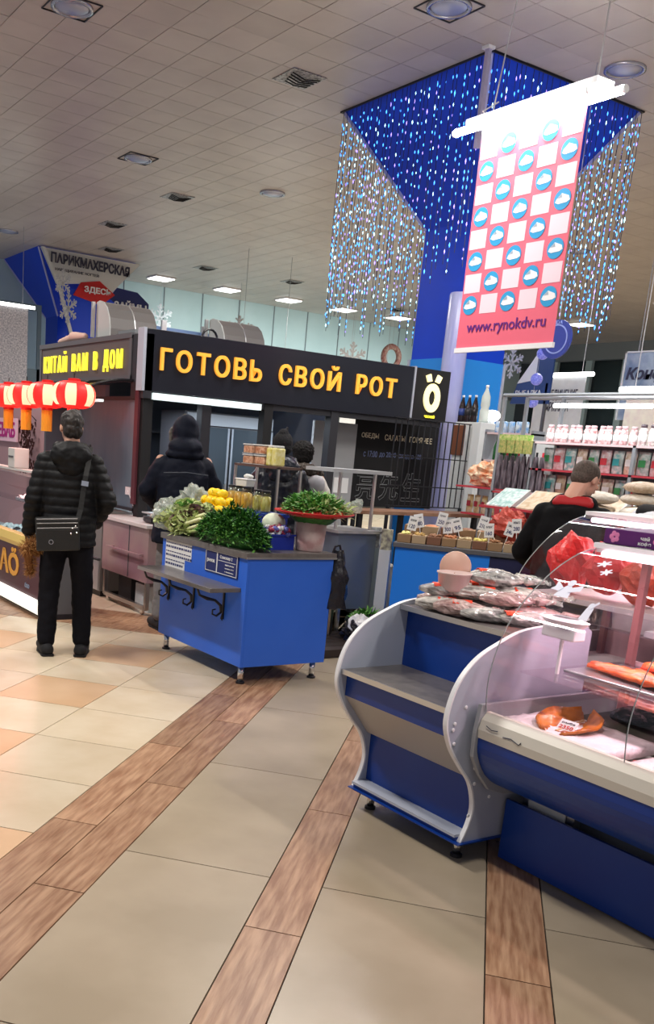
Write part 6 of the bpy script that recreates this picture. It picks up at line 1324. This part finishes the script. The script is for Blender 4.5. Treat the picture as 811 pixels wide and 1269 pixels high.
# bags of grain heaped right of the seller
gm = [mat('grain_tan',(.52,.38,.26),.45,n1=(.66,.54,.42),nscale=40,bump=.4), mat('grain_pale',(.66,.58,.48),.45,n1=(.76,.70,.62),nscale=40,bump=.4)]
def pillow(loc, rz, label, m, sx=.13, sy=.17, sz=.045):
    t = thing('grain_bag', label, 'bag', loc, rz, 'grain bags stacked right of the seller'); mb = MB(); mb.ell((0,0,sz),(sx,sy,sz),18,10)
    for i,v in enumerate(mb.v): mb.v[i] = Vector((v.x*(1+.15*abs(v.y/sy)), v.y, max(.001,v.z+.006*noise.noise(v*25))))
    build('bag', mb, m, t, True); build('seam', MB().box(-sx*.6,sx*.6,sy*.92,sy*1.10,sz*.8,sz*.9), m, t); return t
k = 0
for c_,(x,y,n_) in enumerate(((5.75,4.40,6),(5.82,4.10,5),(5.98,4.60,5),(5.95,3.72,5),(6.2,4.35,7))):
    for q in range(n_):
        if c_ in (1,3,4) and q == 0: pass
        pillow((x+rr.uniform(-.02,.02),y+rr.uniform(-.02,.02),1.0+q*.088), radians(-30)+rr.uniform(-.2,.2), ('%s bag of grain in the %s stack right of the seller' % (('bottom','second','third','fourth','fifth','sixth','seventh')[q], ('front left','front middle','rear left','front right','rear')[c_])), gm[(q+c_)%2]); k += 1
tag(build('grain_table', MB().box(5.6,6.5,3.3,4.8,.95,1.0), dgrey), 'wide table under the stacked grain bags', 'table'); tl2 = bpy.data.objects['grain_table']
for x,y in ((5.65,3.35),(6.4,3.35),(5.65,4.72),(6.4,4.72)): lo_ = build('leg', MB().box(x,x+.04,y,y+.04,0,.95), dgrey); lo_.parent = tl2
# sloping bins of loose goods between table and rack
for k in range(6):
    t = thing('sloping_bin','sloping white bin of loose goods, %s from the left below the third rack shelf'%ords[k],'bin',(6.72,6.2-k*.36,1.30)); build('side_plate', MB().prism([(0,0),(.24,.16),(.24,.0)],(0,.15,0),(1,0,0),(0,0,1),.012), offwhite, t); build('side_plate', MB().prism([(0,0),(.24,.16),(.24,.0)],(0,-.14,0),(1,0,0),(0,0,1),.012), offwhite, t); build('slope', MB().add([(0,-.14,0.0),(0,.14,.0),(.24,.14,.16),(.24,-.14,.16),(0,-.14,-.012),(0,.14,-.012),(.24,.14,.148),(.24,-.14,.148)],[(0,3,2,1),(4,5,6,7),(0,1,5,4),(2,3,7,6),(1,2,6,5),(3,0,4,7)]), (pmats[0],pmats[5])[k%2], t)
tag(build('bin_shelf', MB().box(6.68,7.0,4.0,6.4,1.27,1.29), shelfred), 'red shelf carrying the sloping bins', 'shelf')
bp2 = bpy.data.objects['bin_shelf']
for y in (4.05,6.3): lo_ = build('leg', MB().box(6.7,6.73,y,y+.03,0,1.27), upr); lo_.parent = bp2
# ------------------------------------------------------------- hanging things beyond
def lampban(loc, label, w, h, m, txt=None, sideways=False, lab2=None, cat='banner'):
    t = thing('lamp_banner', label, cat, loc); r_ = (0,-1,0) if not sideways else (1,0,0)
    if not sideways:
        build('tube_lamp', MB().tube([(0,-w*.62,.03),(0,w*.62,.03)],.035,10), mat('tube_far',(1,1,1),.5,emit=(.97,1,.97),es=7), t, True); build('cloth', MB().box(-.004,.004,-w/2,w/2,-h,0), m, t); build('batten', MB().box(-.012,.012,-w/2,w/2,-h-.03,-h), white, t)
        if txt: build('lettering', text_mb(txt,.2,.004,(-.008,0,-h*.28),(0,-1,0),(0,0,1),.002,w*.75), ink, t)
        build('wire', MB().tube([(0,w*.4,.06),(0,w*.4,CEIL-loc[2])],.006,4).tube([(0,-w*.4,.06),(0,-w*.4,CEIL-loc[2])],.006,4), grey, t)
    else:
        build('tube_lamp', MB().tube([(-w*.62,0,.03),(w*.62,0,.03)],.035,10), mat('tube_far',(1,1,1),.5,emit=(.97,1,.97),es=7), t, True); build('cloth', MB().box(-w/2,w/2,-.004,.004,-h,0), m, t)
        build('wire', MB().tube([(w*.4,0,.06),(w*.4,0,CEIL-loc[2])],.006,4).tube([(-w*.4,0,.06),(-w*.4,0,CEIL-loc[2])],.006,4), grey, t)
    return t
bwhite = mat('banner_white',(.66,.68,.68),.6,n1=(.74,.76,.76),nscale=6)
lampban((13.0,11.0,3.17),'white lamp-lit banner with two lines of print right of the blue column',1.0,1.25,bwhite,'ОБЪЕДИНЕНИЕ\nЯРМАРКА')
lampban((10.0,7.0,2.62),'white lamp-lit banner with fruit pictures at the right edge',.9,1.1,mat('banner_fruit',(.70,.62,.58),.6,n1=(.80,.78,.66),nscale=9))
lampban((17,21,3.6),'small lit banner seen through the hanging strings, left of the blue column',1.6,1.2,bwhite,sideways=True)
lampban((12.6,19.5,3.75),'bright lit banner above the middle of the stall fascia',1.5,1.2,bwhite,sideways=True)
lampban((7.0,21.8,4.35),'patterned lamp-lit banner at the far left edge',1.3,2.2,mat('banner_pattern',(.70,.66,.68),.6,n1=(.30,.30,.34),nscale=30),sideways=True)
t = thing('confectioner_sign','dark blue and white sign starting with Конф at the right edge','sign',(11.5,8.42,2.55)); build('board', MB().box(0,.04,-.9,.28,-.15,.75), mat('sign_bluegrey',(.14,.20,.30),.5,n1=(.34,.40,.48),nscale=5), t); build('lettering', text_mb('Конфеты',.3,.01,(-.008,-.26,.34),(0,-1,0),(0,0,1),.008,.95,height=.2,shear=.2), ink, t); build('border', MB().box(-.01,0,.255,.28,-.15,.75).box(-.01,0,-.9,.28,.73,.75), offwhite, t); build('hanger', MB().tube([(0.02,.1,.75),(.02,.1,CEIL-2.55)],.006,5).tube([(0.02,-.7,.75),(.02,-.7,CEIL-2.55)],.006,5), grey, t)
t = thing('blue_snow_board','blue and white board under the banner, beside the blue column','sign',(11.6,10.35,2.62)); build('board', MB().prism([(0,0),(.75,0),(.75,.75),(.45,.75),(.1,.3)],(0,.4,0),(0,-1,0),(0,0,1),-.03), mat('sign_deep_blue',(.02,.06,.20),.4), t); build('white_corner', MB().prism([(.1,.3),(.45,.75),(.45,.35)],(-.01,.4,0),(0,-1,0),(0,0,1),-.01), white, t); build('lettering', text_mb('РЫБАЛКА',.1,.006,(-.012,.05,.12),(0,-1,0),(0,0,1),.001,.5,height=.08), paper, t); build('post', MB().box(0.0,.04,-.3,-.26,-2.62,0.3), dgrey, t)
t = thing('round_blue_sign','round blue sign with a ring of letters half hidden by the long banner','sign',(9.2,7.95,3.15)); build('disc', MB().lathe([(.22,0),(.22,.02)],32,(0,0,0),Matrix.Rotation(pi/2,4,'Y')), mat('sign_round_blue',(.03,.05,.28),.4), t)
rg = MB(); build('ring', MB().lathe([(.15,-.006),(.165,-.006),(.165,0),(.15,0),(.15,-.006)],32,(0,0,0),Matrix.Rotation(pi/2,4,'Y')), mat('ring_pale',(.30,.38,.75),.4), t); build('lettering', text_mb('NDA',.1,.006,(-.006,0,.165),(0,-1,0),(0,0,1),.0,.13,height=.04), MATS['ring_pale'], t); build('hanger', MB().tube([(.01,0,.22),(.01,0,CEIL-3.15)],.005,5), grey, t)
for k,(y,z,l_) in enumerate(((9.70,3.26,'upper blue glitter ball in the hanging string'),(9.75,2.91,'middle blue glitter ball in the hanging string'),(9.77,2.60,'lower blue glitter ball in the hanging string'))):
    t = thing('glitter_ball',l_,'ornament',(11.0,y,z)); build('ball', MB().ell((0,0,0),.085,16,10), mat('glitter_blue',(.14,.16,.62),.4,n1=(.40,.42,.85),nscale=50,emit=(.1,.12,.5),es=.3), t, True); build('thread', MB().tube([(0,0,.085),(0,0,(3.26 if k else CEIL)-z-.0+(0 if k == 0 else .0))],.004,4), grey, t)
# paper snowflakes hanging from the ceiling
gls = mat('glitter_white',(.62,.62,.62),.6,n1=(.40,.40,.40),nscale=40)
def snowflake(loc, s, label, squash=1, m=gls, rz=0):
    t = thing('snowflake_decoration', label, 'decoration', loc, rz); mb = MB()
    for a in range(6):
        d = Vector((cos(a*pi/3+.5),0,sin(a*pi/3+.5))); n = Vector((-d.z,0,d.x))
        mb.bar((0,0,0), d*s, s*.16, s*.06, up=(0,1,0))
        for q in (.4,.7):
            for sg_ in (-1,1): mb.bar(d*s*q, d*s*(q+.22)+n*sg_*s*.26, s*.11, s*.05, up=(0,1,0))
        mb.ell(tuple(d*s), (s*.12,s*.04,s*.12), 8, 5)
    build('flake', mb, m, t); t.scale = (squash,1,1); build('thread', MB().tube([(0,0,s*.9),(0,0,CEIL-loc[2])],.003,4), grey, t); return t
for (x,y,z,s,l_,sq_) in ((8.7,22.4,5.1,.30,'upper grey glitter snowflake in front of the left blue column',.6),(8.85,22.4,4.55,.34,'lower grey glitter snowflake in front of the left blue column',.6),(14.3,23.5,4.75,.40,'grey snowflake hanging over the far wall above the second hood',1),(17.2,22.0,4.3,.42,'large grey snowflake left of the hanging strings above the fascia',.9),(12.6,25,5.0,.35,'pale snowflake beside the loan sign',1),(20.0,21,4.05,.45,'pale butterfly-like snowflake beneath the hanging strings',1),(11.0,10.26,3.15,.20,'white snowflake right of the blue column under the banner',.8)):
    snowflake((x,y,z), s, l_, sq_, gls, radians(-33))
t = thing('wreath_ornament','round dark red wreath hanging beneath the left strings','ornament',(18.2,21.5,4.45)); build('wreath', MB().lathe([(.22,-.05),(.34,-.05),(.36,0),(.34,.05),(.22,.05),(.20,0),(.22,-.05)],24,(0,0,0),Matrix.Rotation(radians(90),4,'X')), mat('wreath_red',(.18,.05,.05),.7,n1=(.30,.22,.18),nscale=14), t, True); build('thread', MB().tube([(0,0,.36),(0,0,CEIL-4.45)],.004,4), grey, t)
# far shop fronts along the back wall
for k,(x0,x1,z0,z1,c_,l_) in enumerate(((19.2,20.6,3.18,3.95,(.25,.03,.04),'dark red picture sign on the far wall beneath the strings'),(21.0,22.4,3.18,3.85,(.03,.20,.34),'blue picture sign on the far wall right of the red one'),(22.6,23.7,3.14,3.7,(.02,.05,.20),'small navy sign on the far wall left of the blue column'),(12.6,14.2,3.13,4.2,(.40,.46,.48),'pale wall cabinet on the far wall'),)):
    t = thing('far_sign', l_, 'sign', ((x0+x1)/2,26.1,z0)); w_ = (x1-x0)/2; build('board', MB().box(-w_,w_,-.06,0,0,z1-z0), mat('far_sign_%d'%k,c_,.5,n1=tuple(min(1,q+.25) for q in c_),nscale=3), t); build('frame', MB().box(-w_-.05,w_+.05,-.07,-.06,-.05,0).box(-w_-.05,w_+.05,-.07,-.06,z1-z0,z1-z0+.05), offwhite, t)
tag(build('white_ledge', MB().box(10.5,28,25.2,26.1,3.0,3.12), offwhite), 'long white ledge along the far wall under the signs', 'ledge')
# left background: white shelving frames behind the column
t = thing('kiosk_frame','white framed kiosk panels at the far left behind the lanterns','kiosk',(6.6,24.0,0)); 
for k,(x,z0,z1,w_) in enumerate(((-.9,3.2,4.6,.8),(.2,3.2,4.6,.8),(1.2,3.2,4.6,.8),(-.9,1.0,2.9,.9),(.3,1.0,2.9,1.0),(1.4,1.0,2.9,.8))): build('panel', MB().box(x-w_/2,x+w_/2,0,.05,z0,z1), (mat('kiosk_white',(.50,.56,.60),.5),mat('kiosk_teal',(.35,.50,.50),.5),mat('kiosk_violet',(.16,.14,.34),.5))[(k*2)%3], t)
build('frame', MB().box(-1.5,2.2,.06,.12,4.6,4.75).box(-1.5,2.2,.06,.12,2.9,3.2).box(-1.5,-1.4,.06,.12,0,4.6).box(.65,.75,.06,.12,0,4.6).box(2.1,2.2,.06,.12,0,4.6), mat('kiosk_frame_grey',(.14,.20,.24),.5), t)
